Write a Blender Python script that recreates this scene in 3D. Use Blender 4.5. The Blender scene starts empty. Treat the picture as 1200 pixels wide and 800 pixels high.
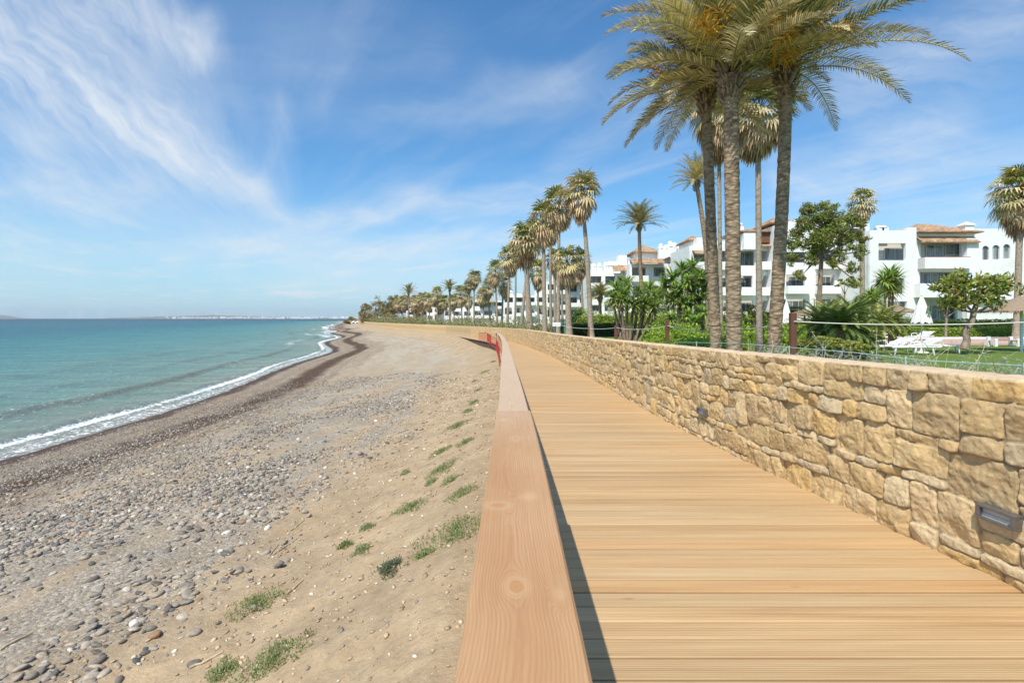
import bpy, math, random
import numpy as np
from mathutils import Vector, Matrix
PI = math.pi
random.seed(7); RS = np.random.RandomState(7)
SC = bpy.context.scene; COL = SC.collection
F = 600.0; EYE = 1.6; HV = 373.0; SEA = -2.9

def at(u, v, Y):                      # the world point a survey of the photograph gives at distance Y
    return Vector(((u-600)/F*Y, Y, EYE-(v-HV)/F*Y))

# ------------------------------------------------------------------ noise (numpy)
_PT = np.random.RandomState(3).rand(256, 256).astype(np.float64)
def vnoise(x, y):
    xi = np.floor(x).astype(int); yi = np.floor(y).astype(int)
    fx = x-xi; fy = y-yi
    fx = fx*fx*(3-2*fx); fy = fy*fy*(3-2*fy)
    a = _PT[xi % 256, yi % 256]; b = _PT[(xi+1) % 256, yi % 256]
    c = _PT[xi % 256, (yi+1) % 256]; d = _PT[(xi+1) % 256, (yi+1) % 256]
    return (a*(1-fx)+b*fx)*(1-fy)+(c*(1-fx)+d*fx)*fy
def fbm(x, y, o=4):
    s = 0; a = .5
    for i in range(o):
        s = s+a*(vnoise(x+17.3*i, y+31.7*i)-.5); x = x*2.03; y = y*2.03; a *= .5
    return s

# ------------------------------------------------------------------ mesh builders
def link_mesh(name, me, mat, parent=None, smooth=False):
    o = bpy.data.objects.new(name, me); COL.objects.link(o)
    if mat is not None:
        for m in (mat if isinstance(mat, (list, tuple)) else [mat]): me.materials.append(m)
    if smooth: me.polygons.foreach_set('use_smooth', [True]*len(me.polygons))
    if parent is not None: o.parent = parent
    return o
def np_mesh(name, V, Fq, mat, parent=None, smooth=True, attrs=None, cols=None):
    """V (n,3), Fq (m,k) index array; attrs {name: (n,) float}, cols {name: (n,3)}"""
    me = bpy.data.meshes.new(name)
    V = np.asarray(V, dtype=np.float32); Fq = np.asarray(Fq, dtype=np.int32)
    k = Fq.shape[1]
    me.vertices.add(len(V)); me.vertices.foreach_set('co', V.ravel())
    me.loops.add(Fq.size); me.loops.foreach_set('vertex_index', Fq.ravel())
    me.polygons.add(len(Fq)); me.polygons.foreach_set('loop_start', np.arange(0, Fq.size, k, dtype=np.int32))
    me.update(calc_edges=True)
    for n_, a in (attrs or {}).items():
        at_ = me.attributes.new(n_, 'FLOAT', 'POINT'); at_.data.foreach_set('value', np.asarray(a, dtype=np.float32).ravel())
    for n_, c in (cols or {}).items():
        at_ = me.attributes.new(n_, 'FLOAT_COLOR', 'POINT')
        c4 = np.ones((len(V), 4), dtype=np.float32); c4[:, :3] = c; at_.data.foreach_set('color', c4.ravel())
    return link_mesh(name, me, mat, parent, smooth)
def grid_faces(nr, nc):
    i = np.arange(nr-1)[:, None]*nc+np.arange(nc-1)[None, :]
    return np.stack([i, i+1, i+1+nc, i+nc], -1).reshape(-1, 4)

class MB:
    def __init__(s): s.v = []; s.f = []; s.c = []; s.m = []; s.cc = (1, 1, 1); s.mi = 0
    def add(s, vs, fs, col=None):
        b = len(s.v); s.v.extend([tuple(p) for p in vs]); s.c.extend([col or s.cc]*len(vs))
        for f in fs: s.f.append([b+i for i in f]); s.m.append(s.mi)
    def box(s, x0, y0, z0, x1, y1, z1, M=None, col=None):
        vs = [(x0,y0,z0),(x1,y0,z0),(x1,y1,z0),(x0,y1,z0),(x0,y0,z1),(x1,y0,z1),(x1,y1,z1),(x0,y1,z1)]
        if M is not None: vs = [M@Vector(p) for p in vs]
        s.add(vs, [(0,3,2,1),(4,5,6,7),(0,1,5,4),(1,2,6,5),(2,3,7,6),(3,0,4,7)], col)
    def tube(s, pts, rad, n=8, cap=True, col=None, jit=0):
        pts = [Vector(p) for p in pts]; vs = []; fs = []
        if not isinstance(rad, (list, tuple)): rad = [rad]*len(pts)
        for i, p in enumerate(pts):
            d = (pts[min(i+1, len(pts)-1)]-pts[max(i-1, 0)])
            d = d.normalized() if d.length > 1e-9 else Vector((0, 0, 1))
            a = d.cross(Vector((0, 1, 0)) if abs(d.y) < .9 else Vector((1, 0, 0))).normalized(); b = d.cross(a)
            for k in range(n):
                t = 2*PI*k/n; r = rad[i]*(1+random.uniform(-jit, jit))
                vs.append(p+a*math.cos(t)*r+b*math.sin(t)*r)
        for i in range(len(pts)-1):
            for k in range(n):
                fs.append((i*n+k, i*n+(k+1) % n, (i+1)*n+(k+1) % n, (i+1)*n+k))
        if cap: fs.append(tuple(range(n))); fs.append(tuple((len(pts)-1)*n+k for k in range(n)))
        s.add(vs, fs, col)
    def lathe(s, prof, n=16, at_=(0, 0, 0), col=None):
        vs = []; fs = []; m = len(prof)
        for r, z in prof:
            for k in range(n):
                t = 2*PI*k/n; vs.append((at_[0]+r*math.cos(t), at_[1]+r*math.sin(t), at_[2]+z))
        for i in range(m-1):
            for k in range(n): fs.append((i*n+k, i*n+(k+1) % n, (i+1)*n+(k+1) % n, (i+1)*n+k))
        fs.append(tuple(range(n))); fs.append(tuple((m-1)*n+k for k in range(n)))
        s.add(vs, fs, col)
    def build(s, name, mat, parent=None, smooth=False, bevel=0):
        me = bpy.data.meshes.new(name); me.from_pydata(s.v, [], s.f); me.update()
        a = me.attributes.new('tint', 'FLOAT_COLOR', 'POINT')
        arr = np.ones((len(s.v), 4), dtype=np.float32)
        if s.v: arr[:, :3] = np.array(s.c); a.data.foreach_set('color', arr.ravel())
        me.polygons.foreach_set('material_index', s.m)
        o = link_mesh(name, me, mat, parent, smooth)
        if bevel:
            b = o.modifiers.new('b', 'BEVEL'); b.width = bevel; b.segments = 2; b.limit_method = 'ANGLE'
        return o

def tag(o, label=None, cat=None, group=None, kind=None):
    if label: o['label'] = label
    if cat: o['category'] = cat
    if group: o['group'] = group
    if kind: o['kind'] = kind
    return o
def empty(name, loc=(0, 0, 0), rz=0):
    o = bpy.data.objects.new(name, None); COL.objects.link(o); o.location = loc; o.rotation_euler = (0, 0, rz)
    o.empty_display_size = .2
    return o
def copy_tree(o, parent=None):
    c = o.copy(); COL.objects.link(c)
    if parent is not None: c.parent = parent
    for ch in list(o.children): copy_tree(ch, c)
    return c

# ------------------------------------------------------------------ node expressions
class X:
    """a socket with arithmetic"""
    def __init__(s, nt, so): s.nt = nt; s.s = so
    def _op(s, op, *a, clamp=False):
        n = s.nt.nodes.new('ShaderNodeMath'); n.operation = op; n.use_clamp = clamp
        for i, q in enumerate((s,)+a):
            if isinstance(q, X): s.nt.links.new(q.s, n.inputs[i])
            else: n.inputs[i].default_value = q
        return X(s.nt, n.outputs[0])
    def __add__(s, o): return s._op('ADD', o)
    __radd__ = __add__
    def __sub__(s, o): return s._op('SUBTRACT', o)
    def __rsub__(s, o): return (s*-1)+o
    def __mul__(s, o): return s._op('MULTIPLY', o)
    __rmul__ = __mul__
    def __truediv__(s, o): return s._op('DIVIDE', o)
    def abs(s): return s._op('ABSOLUTE')
    def max(s, o): return s._op('MAXIMUM', o)
    def min(s, o): return s._op('MINIMUM', o)
    def pow(s, o): return s._op('POWER', o)
    def sin(s): return s._op('SINE')
    def exp(s): return s._op('EXPONENT')
    def sqrt(s): return s._op('SQRT')
    def floor(s): return s._op('FLOOR')
    def fract(s): return s._op('FRACT')
    def clamp(s): return s._op('ADD', 0, clamp=True)
    def ss(s, a, b):                  # smoothstep
        n = s.nt.nodes.new('ShaderNodeMapRange'); n.interpolation_type = 'SMOOTHSTEP'
        s.nt.links.new(s.s, n.inputs[0]); n.inputs[1].default_value = a; n.inputs[2].default_value = b
        return X(s.nt, n.outputs[0])
    def lin(s, a, b, c=0., d=1.):
        n = s.nt.nodes.new('ShaderNodeMapRange'); s.nt.links.new(s.s, n.inputs[0])
        for i, q in enumerate((a, b, c, d)): n.inputs[i+1].default_value = q
        return X(s.nt, n.outputs[0])
def _in(nt, sock, val):
    if isinstance(val, X): nt.links.new(val.s, sock)
    elif val is not None: sock.default_value = val
def noise(nt, vec=None, scale=5., detail=3., rough=.5, dist=0., color=False, dim='3D'):
    n = nt.nodes.new('ShaderNodeTexNoise'); n.noise_dimensions = dim
    if vec is not None: nt.links.new(vec.s, n.inputs['Vector'])
    _in(nt, n.inputs['Scale'], scale); n.inputs['Detail'].default_value = detail
    n.inputs['Roughness'].default_value = rough; n.inputs['Distortion'].default_value = dist
    return X(nt, n.outputs[1 if color else 0])
def voro(nt, vec=None, scale=5., feature='F1', out='Distance', rand=1.):
    n = nt.nodes.new('ShaderNodeTexVoronoi'); n.feature = feature
    if vec is not None: nt.links.new(vec.s, n.inputs['Vector'])
    n.inputs['Scale'].default_value = scale; n.inputs['Randomness'].default_value = rand
    return X(nt, n.outputs[out])
def sep(nt, v):
    n = nt.nodes.new('ShaderNodeSeparateXYZ'); nt.links.new(v.s, n.inputs[0]); return [X(nt, o) for o in n.outputs]
def comb(nt, *a):
    n = nt.nodes.new('ShaderNodeCombineXYZ')
    for i, q in enumerate(a): _in(nt, n.inputs[i], q)
    return X(nt, n.outputs[0])
def attr(nt, name, out='Fac'):
    n = nt.nodes.new('ShaderNodeAttribute'); n.attribute_name = name; return X(nt, n.outputs[out])
def mix(nt, f, a, b, mode='MIX'):
    n = nt.nodes.new('ShaderNodeMix'); n.data_type = 'RGBA'; n.blend_type = mode
    _in(nt, n.inputs[0], f)
    for i, q in ((6, a), (7, b)):
        if isinstance(q, X): nt.links.new(q.s, n.inputs[i])
        else: n.inputs[i].default_value = (*q, 1)
    return X(nt, n.outputs[2])
def ramp(nt, f, stops):
    n = nt.nodes.new('ShaderNodeValToRGB'); nt.links.new(f.s, n.inputs[0]); e = n.color_ramp.elements
    while len(e) > 1: e.remove(e[-1])
    e[0].position = stops[0][0]; e[0].color = (*stops[0][1], 1)
    for p, c in stops[1:]:
        q = e.new(p); q.color = (*c, 1)
    return X(nt, n.outputs[0])
def scale_col(nt, c, f):
    n = nt.nodes.new('ShaderNodeVectorMath'); n.operation = 'SCALE'
    if isinstance(c, X): nt.links.new(c.s, n.inputs[0])
    else: n.inputs[0].default_value = c
    _in(nt, n.inputs['Scale'], f); return X(nt, n.outputs[0])
def bump(nt, h, strength=.5, dist=.02, prev=None):
    n = nt.nodes.new('ShaderNodeBump'); n.inputs['Strength'].default_value = strength
    n.inputs['Distance'].default_value = dist; nt.links.new(h.s, n.inputs['Height'])
    if prev is not None: nt.links.new(prev.s, n.inputs['Normal'])
    return X(nt, n.outputs[0])
def coords(nt, kind='Object'):
    n = nt.nodes.new('ShaderNodeTexCoord'); return X(nt, n.outputs[kind])
def mat_new(name):
    m = bpy.data.materials.new(name); m.use_nodes = True; nt = m.node_tree
    p = nt.nodes['Principled BSDF']; return m, nt, p
def plug(nt, p, color=None, rough=None, normal=None, spec=None, metal=None):
    if color is not None:
        if isinstance(color, X): nt.links.new(color.s, p.inputs['Base Color'])
        else: p.inputs['Base Color'].default_value = (*color, 1)
    _in(nt, p.inputs['Roughness'], rough)
    if normal is not None: nt.links.new(normal.s, p.inputs['Normal'])
    if spec is not None: _in(nt, p.inputs['Specular IOR Level'], spec)
    if metal is not None: p.inputs['Metallic'].default_value = metal
def simple(name, c, rough=.7, var=.15, nscale=6., bstr=.2, bdist=.01, bscale=None, metal=0, spec=.4, dirt=None, tint=False):
    m, nt, p = mat_new(name); co = coords(nt)
    n1 = noise(nt, co, nscale, 4, .6)
    f = n1.lin(.25, .75, 1-var, 1+var)
    base = attr(nt, 'tint', 'Color') if tint else c
    colr = scale_col(nt, base, f)
    if dirt is not None:
        d = noise(nt, co, nscale*.35, 5, .65).ss(.52, .72)
        colr = mix(nt, d*.5, colr, dirt)
    h = noise(nt, co, bscale or nscale*5, 4, .6)
    plug(nt, p, colr, rough, bump(nt, h, bstr, bdist), spec, metal)
    return m
def leafy(name, rough=.5, transl=.3, var=.25, nscale=30.):
    m, nt, p = mat_new(name)
    co = coords(nt); f = noise(nt, co, nscale, 2).lin(.25, .75, 1-var, 1+var)
    c = scale_col(nt, attr(nt, 'tint', 'Color'), f)
    plug(nt, p, c, rough, None, .3)
    t = nt.nodes.new('ShaderNodeBsdfTranslucent'); nt.links.new(scale_col(nt, c, 1.2).s, t.inputs[0])
    mx = nt.nodes.new('ShaderNodeMixShader'); mx.inputs[0].default_value = transl
    nt.links.new(p.outputs[0], mx.inputs[1]); nt.links.new(t.outputs[0], mx.inputs[2])
    nt.links.new(mx.outputs[0], nt.nodes['Material Output'].inputs[0])
    return m

# ------------------------------------------------------------------ camera, sun, sky
cam = bpy.data.cameras.new('camera'); co_ = bpy.data.objects.new('camera', cam); COL.objects.link(co_)
co_.location = (0, 0, EYE); co_.rotation_euler = (PI/2, 0, 0)
cam.sensor_width = 36; cam.lens = 18; cam.shift_y = -27/1200; cam.clip_start = .05; cam.clip_end = 60000
SC.camera = co_
SUN_EL = math.radians(55); SUN_AZ = math.radians(28)   # height; turn from straight behind the viewer towards the sea
sd = Vector((-math.sin(SUN_AZ)*math.cos(SUN_EL), -math.cos(SUN_AZ)*math.cos(SUN_EL), math.sin(SUN_EL)))
sl = bpy.data.lights.new('sun', 'SUN'); sl.energy = 5.0; sl.angle = math.radians(.53); sl.color = (1, .945, .86)
so = bpy.data.objects.new('sun', sl); COL.objects.link(so); so.rotation_euler = sd.to_track_quat('Z', 'Y').to_euler()
so.location = (0, -20, 60)

w = bpy.data.worlds.new('World'); SC.world = w; w.use_nodes = True; nt = w.node_tree
bg = nt.nodes['Background']
sky = nt.nodes.new('ShaderNodeTexSky'); sky.sky_type = 'NISHITA'; sky.sun_disc = False
sky.sun_elevation = SUN_EL; sky.sun_rotation = PI+SUN_AZ; sky.altitude = 0
sky.air_density = 1.15; sky.dust_density = .55; sky.ozone_density = 2.2
dv = coords(nt, 'Generated'); dx, dy, dz = sep(nt, dv)
zc = dz.max(.012)
Px, Py = dx/zc, dy/zc                # where the view meets a layer of cirrus
# wide fibrous veil
wv = comb(nt, Px*.35+Py*.10, Py*.16, 0.)
warp = noise(nt, wv, 1.3, 3, .5)
fib = noise(nt, comb(nt, Px*.9+Py*.55+warp*1.6, Py*.22-Px*.10+warp*.8, 0.), 1.0, 8, .62)
veil = fib.ss(.42, .74)*noise(nt, comb(nt, Px*.12, Py*.12, 3.), 1.6, 3).ss(.30, .55)
# named streaks, laid out by compass direction and height
yy = dy.max(.08); A = dx/yy; B = dz/yy
wob = noise(nt, comb(nt, A*2.2, B*2.2, 1.), 1.6, 4, .6)-.5
wob2 = noise(nt, comb(nt, A*2.2, B*2.2, 7.), 1.6, 4, .6)-.5
Aw, Bw = A+wob*.13, B+wob2*.13
cl = None
STREAKS = [(-140,-60,335,250,92,10,.95,16),(-60,60,250,190,40,18,.3,18),(110,-40,255,80,42,20,.55,10),(180,40,330,235,60,14,.22,12),(326,110,322,250,10,20,.32,8),
           (-40,190,340,262,34,26,.30,6),(-60,270,380,290,30,22,.26,5),(325,262,660,205,12,9,.42,9),(330,300,700,255,30,16,.34,6),(300,330,760,300,20,18,.26,5),
           (560,90,760,110,22,14,.22,9),(900,240,1140,140,30,22,.34,12),(980,150,1260,40,46,40,.32,10),(900,215,1010,190,18,12,.38,8),
           (1040,200,1240,160,22,22,.28,10),(315,349,372,352,4,2,.75,4),(340,345,390,346,2,2,.5,3),(180,90,560,60,60,40,.16,10),(-40,130,300,240,22,20,.25,8),(60,-20,240,60,30,30,.45,8),(400,150,700,95,16,22,.22,10),(640,200,820,110,18,14,.22,9),(940,120,1230,-10,26,30,.35,9),(1040,260,1230,225,14,20,.35,9),(420,250,640,228,9,12,.30,8),(-60,215,200,225,14,20,.35,6),(200,300,560,285,12,20,.28,6),(920,270,1080,215,10,12,.25,9)]
FBS = []
for (ex, ey) in ((.35, -.93), (.80, -.60), (.985, .12)):
    s_ = Aw*ex+Bw*ey; t_ = Bw*ex-Aw*ey
    FBS.append(noise(nt, comb(nt, s_*3.0, t_*15+s_*2, ex*3), 1.7, 6, .62).lin(.3, .7, .36, 1.12))
for (u1, v1, u2, v2, w1, w2, dens, fr) in STREAKS:
    a1, b1, a2, b2 = (u1-600)/F, (HV-v1)/F, (u2-600)/F, (HV-v2)/F
    L = math.hypot(a2-a1, b2-b1); ex, ey = (a2-a1)/L, (b2-b1)/L
    s_ = (Aw-a1)*ex+(Bw-b1)*ey; t_ = (Bw-b1)*ex-(Aw-a1)*ey
    q = (s_*(1/L)).clamp(); wd = q*((w2-w1)*1.35/F)+w1*1.35/F
    r_ = (t_.abs()/wd)
    body = (1-r_.min(1.6)*(1/1.6)).ss(0, 1)
    ends = (s_*(1/L)).ss(-.12, .15)*(1-(s_*(1/L)).ss(.82, 1.1))
    fb = FBS[0 if abs(ey) > .55 else (1 if ey*ex < -.08 else 2)]
    c_ = body*ends*fb*dens
    cl = c_ if cl is None else cl+c_
front = dy.ss(.05, .2)
tot = (cl*front*.72+veil*.45)
low = (1-dz.abs().ss(0, .30))*.24   # thin haze low over the sea
tot = (tot+low*noise(nt, comb(nt, A*1.2, B*7., 4.), 2., 4).lin(.3, .7, .6, 1.2)).clamp()*dz.ss(-.02, .01)
skyc = mix(nt, 1.0, X(nt, sky.outputs[0]), (.60, 1.05, 1.34), 'MULTIPLY')
skyc = mix(nt, (1-dz.abs().ss(0, .20))*.62, skyc, (3.9, 6.2, 7.9))
cloudy = mix(nt, (tot*.95).clamp(), skyc, (6.5, 7.0, 7.5))
nt.links.new(cloudy.s, bg.inputs[0]); bg.inputs[1].default_value = .115
SC.view_settings.view_transform = 'Standard'; SC.view_settings.look = 'None'; SC.view_settings.exposure = .10
SC.view_settings.gamma = 1; SC.view_settings.use_curve_mapping = False
SC.cycles.max_bounces = 5; SC.cycles.diffuse_bounces = 3; SC.cycles.glossy_bounces = 2; SC.cycles.transmission_bounces = 3
SC.cycles.transparent_max_bounces = 6; SC.cycles.volume_bounces = 0
SC.cycles.use_adaptive_sampling = True; SC.cycles.adaptive_threshold = .02
SC.cycles.use_denoising = True
SC.cycles.sample_clamp_indirect = 6
SC.cycles.caustics_reflective = False; SC.cycles.caustics_refractive = False
# ------------------------------------------------------------------ plan of the place
def catmull(P, k):
    P = np.asarray(P, float); k = np.asarray(k, float); n = len(P)
    i = np.clip(np.floor(k).astype(int), 0, n-2); t = (k-i)[:, None]
    p0 = P[np.clip(i-1, 0, n-1)]; p1 = P[i]; p2 = P[i+1]; p3 = P[np.clip(i+2, 0, n-1)]
    return .5*((2*p1)+(-p0+p2)*t+(2*p0-5*p1+4*p2-p3)*t*t+(-p0+3*p1-3*p2+p3)*t**3)
LP = [(.03,-6),(.02,0),(.012,3.4),(-.07,8.4),(-.27,19.7),(-.52,28),(-.86,35.7),(-1.45,44),(-3.9,54),(-10,73.5),(-22,101),(-46,162),(-79,262),(-124,385),(-170,520)]
WP = [(3.9,-6),(3.32,0),(3.0,3.4),(2.58,8.4),(2.40,19.7),(2.1,28),(1.5,35.7),(.5,44),(-1.6,52),(-8,71),(-19.8,98),(-43.5,159.5),(-76,259),(-121,382),(-167,517)]
ZP = [0,0,-.02,-.1,-.33,-.45,-.5,-.55,-.6,-.65,-.7,-.85,-1.1,-1.3,-1.5]
LP3 = [(*p, z) for p, z in zip(LP, ZP)]; WP3 = [(*p, z) for p, z in zip(WP, ZP)]
KD = np.linspace(0, len(LP)-1, 3000)
LD = catmull(LP3, KD); WD = catmull(WP3, KD)
def xL(y): return np.interp(y, LD[:, 1], LD[:, 0])
def xW(y): return np.interp(y, WD[:, 1], WD[:, 0])
def zP(y): return np.interp(y, LD[:, 1], LD[:, 2])
SH = [(-21,-60),(-18.2,-20),(-17,-6),(-16.6,3),(-16.2,14),(-16.8,25),(-18.75,37.5),(-21.9,52),(-30,84),(-49,142),(-88,250),(-131,385),(-172,520),(-300,900)]
SHD = catmull(SH, np.linspace(0, len(SH)-1, 1500))
def xS(y): return np.interp(y, SHD[:, 1], SHD[:, 0])+.5*np.sin(np.asarray(y)*.11+.5)*np.clip((np.asarray(y)-30)/40, 0, 1)*3
def zG(x, y):                         # garden side
    return np.interp(y, [0, 30, 60, 100, 200, 300, 600], [.08, .08, .02, -.1, -.4, -.6, -.8])+0*x
PT = [0, .025, .07, .14, .25, .42, .65, .88, 1.0, 1.15, 1.5, 3.0]
PD = [0, .035, .17, .34, .45, .56, .72, .9, 1.0, 1.10, 1.35, 2.3]
def beach_z(x, y, fine=True):
    x = np.asarray(x, float); y = np.asarray(y, float)
    a = xL(y)-.12; b = xS(y); t = (a-x)/np.maximum(a-b, 2.)
    # the drop close to the boardwalk is measured in metres, so far off it takes less of the width
    top = zP(y)-.58+np.clip((y-50)/14, 0, 1)*.60
    z = top-np.interp(t, PT, PD)*(top-SEA)
    w_ = np.clip((t-.01)/.08, 0, 1)*np.clip((1.1-t)/.25, .15, 1)
    z = z+fbm(x*.35, y*.25, 3)*.30*w_*np.clip((1.05-t)/.5, .15, 1)
    if fine:
        z = z+fbm(x*1.7+9, y*1.7, 4)*.10*w_+fbm(x*6+3, y*6, 4)*.085*w_*np.exp(-((t-.08)/.15)**2)
        rid = np.abs(np.sin((a-x)*.9+fbm(x*.2, y*.06, 2)*6))   # faint wheel ruts along the strand
        z = z-.035*np.exp(-(rid/.10)**2)*np.clip((t-.3)/.1, 0, 1)*np.clip((.8-t)/.1, 0, 1)
    return z

# ---- beach
ys = np.concatenate([np.linspace(-14, 1, 30)[:-1], 1+np.cumsum(.045*np.exp(np.linspace(0, 4.75, 560)))])
ys = ys[ys < 520]; ts = np.concatenate([[-.03, -.01], np.linspace(0, .35, 150), np.linspace(.35, 1.12, 170)[1:], np.linspace(1.12, 4., 26)[1:]])
Yg, Tg = np.meshgrid(ys, ts, indexing='ij')
A_ = xL(Yg)-.12; B_ = xS(Yg); W_ = np.maximum(A_-B_, 2.)
Xg = A_-Tg*W_; Zg = beach_z(Xg, Yg)
m_under = Tg < 0; qf = np.clip((Yg-54)/8, 0, 1); Xg = np.where(m_under, Xg*(1-qf)+(xW(Yg)+.06-(Tg > -.02)*.3)*qf, Xg); Zg[m_under] = ((zP(Yg)-.62)*(1-qf)+(zP(Yg)+.02)*qf)[m_under]
V = np.stack([Xg, Yg, Zg], -1).reshape(-1, 3)
m, nt, p = mat_new('beach_sand'); co = coords(nt)
sd_ = attr(nt, 'shore_dist'); rd_ = attr(nt, 'rail_dist')
X_, Y_, Z_ = sep(nt, co)
big = noise(nt, co, .35, 4, .6); mid = noise(nt, co, 2.2, 5, .65); fin = noise(nt, co, 22, 5, .7); vfin = noise(nt, co, 120, 3, .7)
sand = ramp(nt, mid*.6+fin*.4, [(.25, (.30, .21, .12)), (.5, (.40, .29, .17)), (.75, (.47, .355, .22))])
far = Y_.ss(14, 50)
# gravel of many small stones
vc = voro(nt, co, 26, 'F1', 'Color'); vd = voro(nt, co, 26, 'F1', 'Distance')
gcol = ramp(nt, sep(nt, vc)[0], [(0, (.11, .10, .085)), (.3, (.23, .195, .155)), (.55, (.33, .275, .205)), (.8, (.43, .38, .30)), (1, (.62, .57, .49))])
vc2 = voro(nt, co, 70, 'F1', 'Color')
gcol2 = ramp(nt, sep(nt, vc2)[0], [(0, (.14, .12, .10)), (.4, (.29, .245, .185)), (1, (.47, .41, .32))])
gcol = mix(nt, .45, gcol, gcol2)
ln = noise(nt, comb(nt, rd_*.30, Y_*.045, 0.), 2.2, 5, .65)   # bands that follow the strand
band = rd_+(big-.5)*4.5+(mid-.5)*1.6-Y_.min(40)*.02-(6.2-Y_).max(0.).min(3.)*.35
gz = band.ss(2.3, 3.7)*(.25+ln.ss(.38, .60)*.65)*(1-sd_.ss(0, 1.6)*0)
gz = gz*(1-far*.45)
gz = (gz*fin.lin(.3, .55, .45, 1.15)).clamp()
c = mix(nt, gz, sand, gcol)
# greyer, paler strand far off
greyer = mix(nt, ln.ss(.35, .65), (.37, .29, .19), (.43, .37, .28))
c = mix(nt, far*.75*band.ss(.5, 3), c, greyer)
c = mix(nt, (1-sd_.ss(2.0, 7.5))*.55, c, (.23, .17, .11))
c = scale_col(nt, c, noise(nt, co, .9, 5, .7).lin(.3, .7, .82, 1.16)); c = scale_col(nt, c, noise(nt, co, 9., 5, .7).lin(.3, .7, .88, 1.10))
wobl = (noise(nt, comb(nt, Y_*.20, 2., 0.), 1., 4, .6)-.5)*2.2
s1 = sd_+(mid-.5)*.5
wet = 1-(s1+wobl*.4).ss(.5, 1.9)
c = mix(nt, wet*.75, c, (.17, .115, .072))
rag = noise(nt, comb(nt, Y_*1.2, sd_*3., 0.), 2.2, 5, .7)
def weed(pos, wd, am, rg=(.42, .6)):
    q = (s1+wobl-pos).abs()
    return (1-q.ss(wd*.4, wd*1.6))*(rag.ss(*rg)*am)
wd_ = weed(.55, .50, 1.0, (.22, .42)).max(weed(4.2, .95, 1.0, (.30, .46))).max(weed(5.9, .40, .7)).max(weed(2.3, .45, .55, (.45, .6)))
farweed = (1-(s1+wobl*2.5-7.0).abs().ss(.3, 1.2))*Y_.ss(25, 55)*rag.ss(.42, .60)*.6
c = mix(nt, wd_.max(farweed).clamp(), c, (.075, .038, .018))
hgt = fin*.55+vfin*.25+(1-vd)*gz*.9+mid*2.2+noise(nt, co, 7., 4, .6)*1.6*(1-gz*.6)
plug(nt, p, c, (wet.lin(0, 1, .92, .62)), bump(nt, hgt, .75, .03), .35)
beach = np_mesh('beach', V, grid_faces(*Xg.shape), m, attrs={'shore_dist': (Xg-B_).ravel(), 'rail_dist': (A_-Xg).ravel()})
tag(beach, kind='structure')

# ---- loose stones lying on the beach, thousands of them
def ico(sub):
    import bmesh
    bm = bmesh.new(); bmesh.ops.create_icosphere(bm, subdivisions=sub, radius=1)
    v = np.array([q.co[:] for q in bm.verts]); f = np.array([[q.index for q in g.verts] for g in bm.faces]); bm.free(); return v, f
PAL = np.array([(.15,.138,.12),(.225,.205,.175),(.31,.275,.23),(.31,.285,.25),(.33,.275,.205),(.37,.325,.265),(.45,.415,.36),(.60,.57,.52),(.34,.21,.12),(.11,.11,.115)])
PWT = np.array([.17,.17,.15,.13,.12,.10,.05,.02,.03,.06])
def pebbles(name, xs, ys_, sz, sub, mat, sink=.25):
    n = len(xs); tv, tf = ico(sub); k = len(tv)
    S = np.stack([sz*RS.uniform(.8, 1.25, n), sz*RS.uniform(.55, .9, n), sz*RS.uniform(.28, .55, n)], -1)
    a = RS.rand(n)*2*PI; ti = RS.normal(0, .22, (n, 2))
    v = tv[None]*S[:, None, :]*(1+RS.normal(0, .07, (n, k, 1)))
    v[..., 2] += v[..., 0]*ti[:, :1]+v[..., 1]*ti[:, 1:]
    x = v[..., 0]*np.cos(a)[:, None]-v[..., 1]*np.sin(a)[:, None]; y = v[..., 0]*np.sin(a)[:, None]+v[..., 1]*np.cos(a)[:, None]
    zz = beach_z(xs, ys_)
    V = np.stack([x+xs[:, None], y+ys_[:, None], v[..., 2]+(zz+S[:, 2]*(1-2*sink)*.8)[:, None]], -1).reshape(-1, 3)
    Fc = (tf[None]+(np.arange(n)*k)[:, None, None]).reshape(-1, 3)
    c = PAL[RS.choice(len(PAL), n, p=PWT/PWT.sum())]*RS.uniform(.8, 1.2, (n, 1))*np.array([1.04, 1, .94])
    return np_mesh(name, V, Fc, mat, cols={'tint': np.repeat(c, k, 0)})
stone_m = simple('beach_stone', None, .75, .3, 30, .35, .004, 140, tint=True)
def scatter(n, y0, y1, smin, smax, power, rmin=2.2, extra=None):
    ys_ = y0+(y1-y0)*RS.rand(n)**power
    a = xL(ys_)-.12; b = xS(ys_); rd = rmin+(a-b-rmin-.6)*RS.rand(n)**.9
    xs = a-rd
    dens = fbm(xs*.5, ys_*.35, 4)+.5
    edge = rd+(fbm(xs*.35+5, ys_*.3, 3))*5-np.clip(6.2-ys_, 0, 3)*.35
    keep = (RS.rand(n) < np.clip((dens-.30)*2.6, .04, 1))*(edge > 3.1+RS.rand(n)*1.2)
    keep = (keep > 0) & ((xs/ys_ > -1.25) | (ys_ < 0))
    xs = xs[keep]; ys_ = ys_[keep]; rd = rd[keep]
    sz = (smin+(smax-smin)*RS.rand(len(xs))**2.6)*np.interp(rd, [3, 6, 14], [1.15, 1.0, .6])
    return xs, ys_, sz
x1, y1, s1_ = scatter(44000, 2.6, 9.5, .012, .070, 1.)
pb = pebbles('beach_pebbles', x1, y1, s1_, 2, stone_m)
tag(pb, 'rounded grey and tan pebbles strewn over the near beach', 'pebbles', kind='stuff')
x1, y1, s1_ = scatter(80000, 9.5, 34, .018, .070, 1.15)
pb = pebbles('shingle', x1, y1, s1_, 1, stone_m)
tag(pb, 'pale grey shingle along the middle of the beach', 'shingle', kind='stuff')
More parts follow.
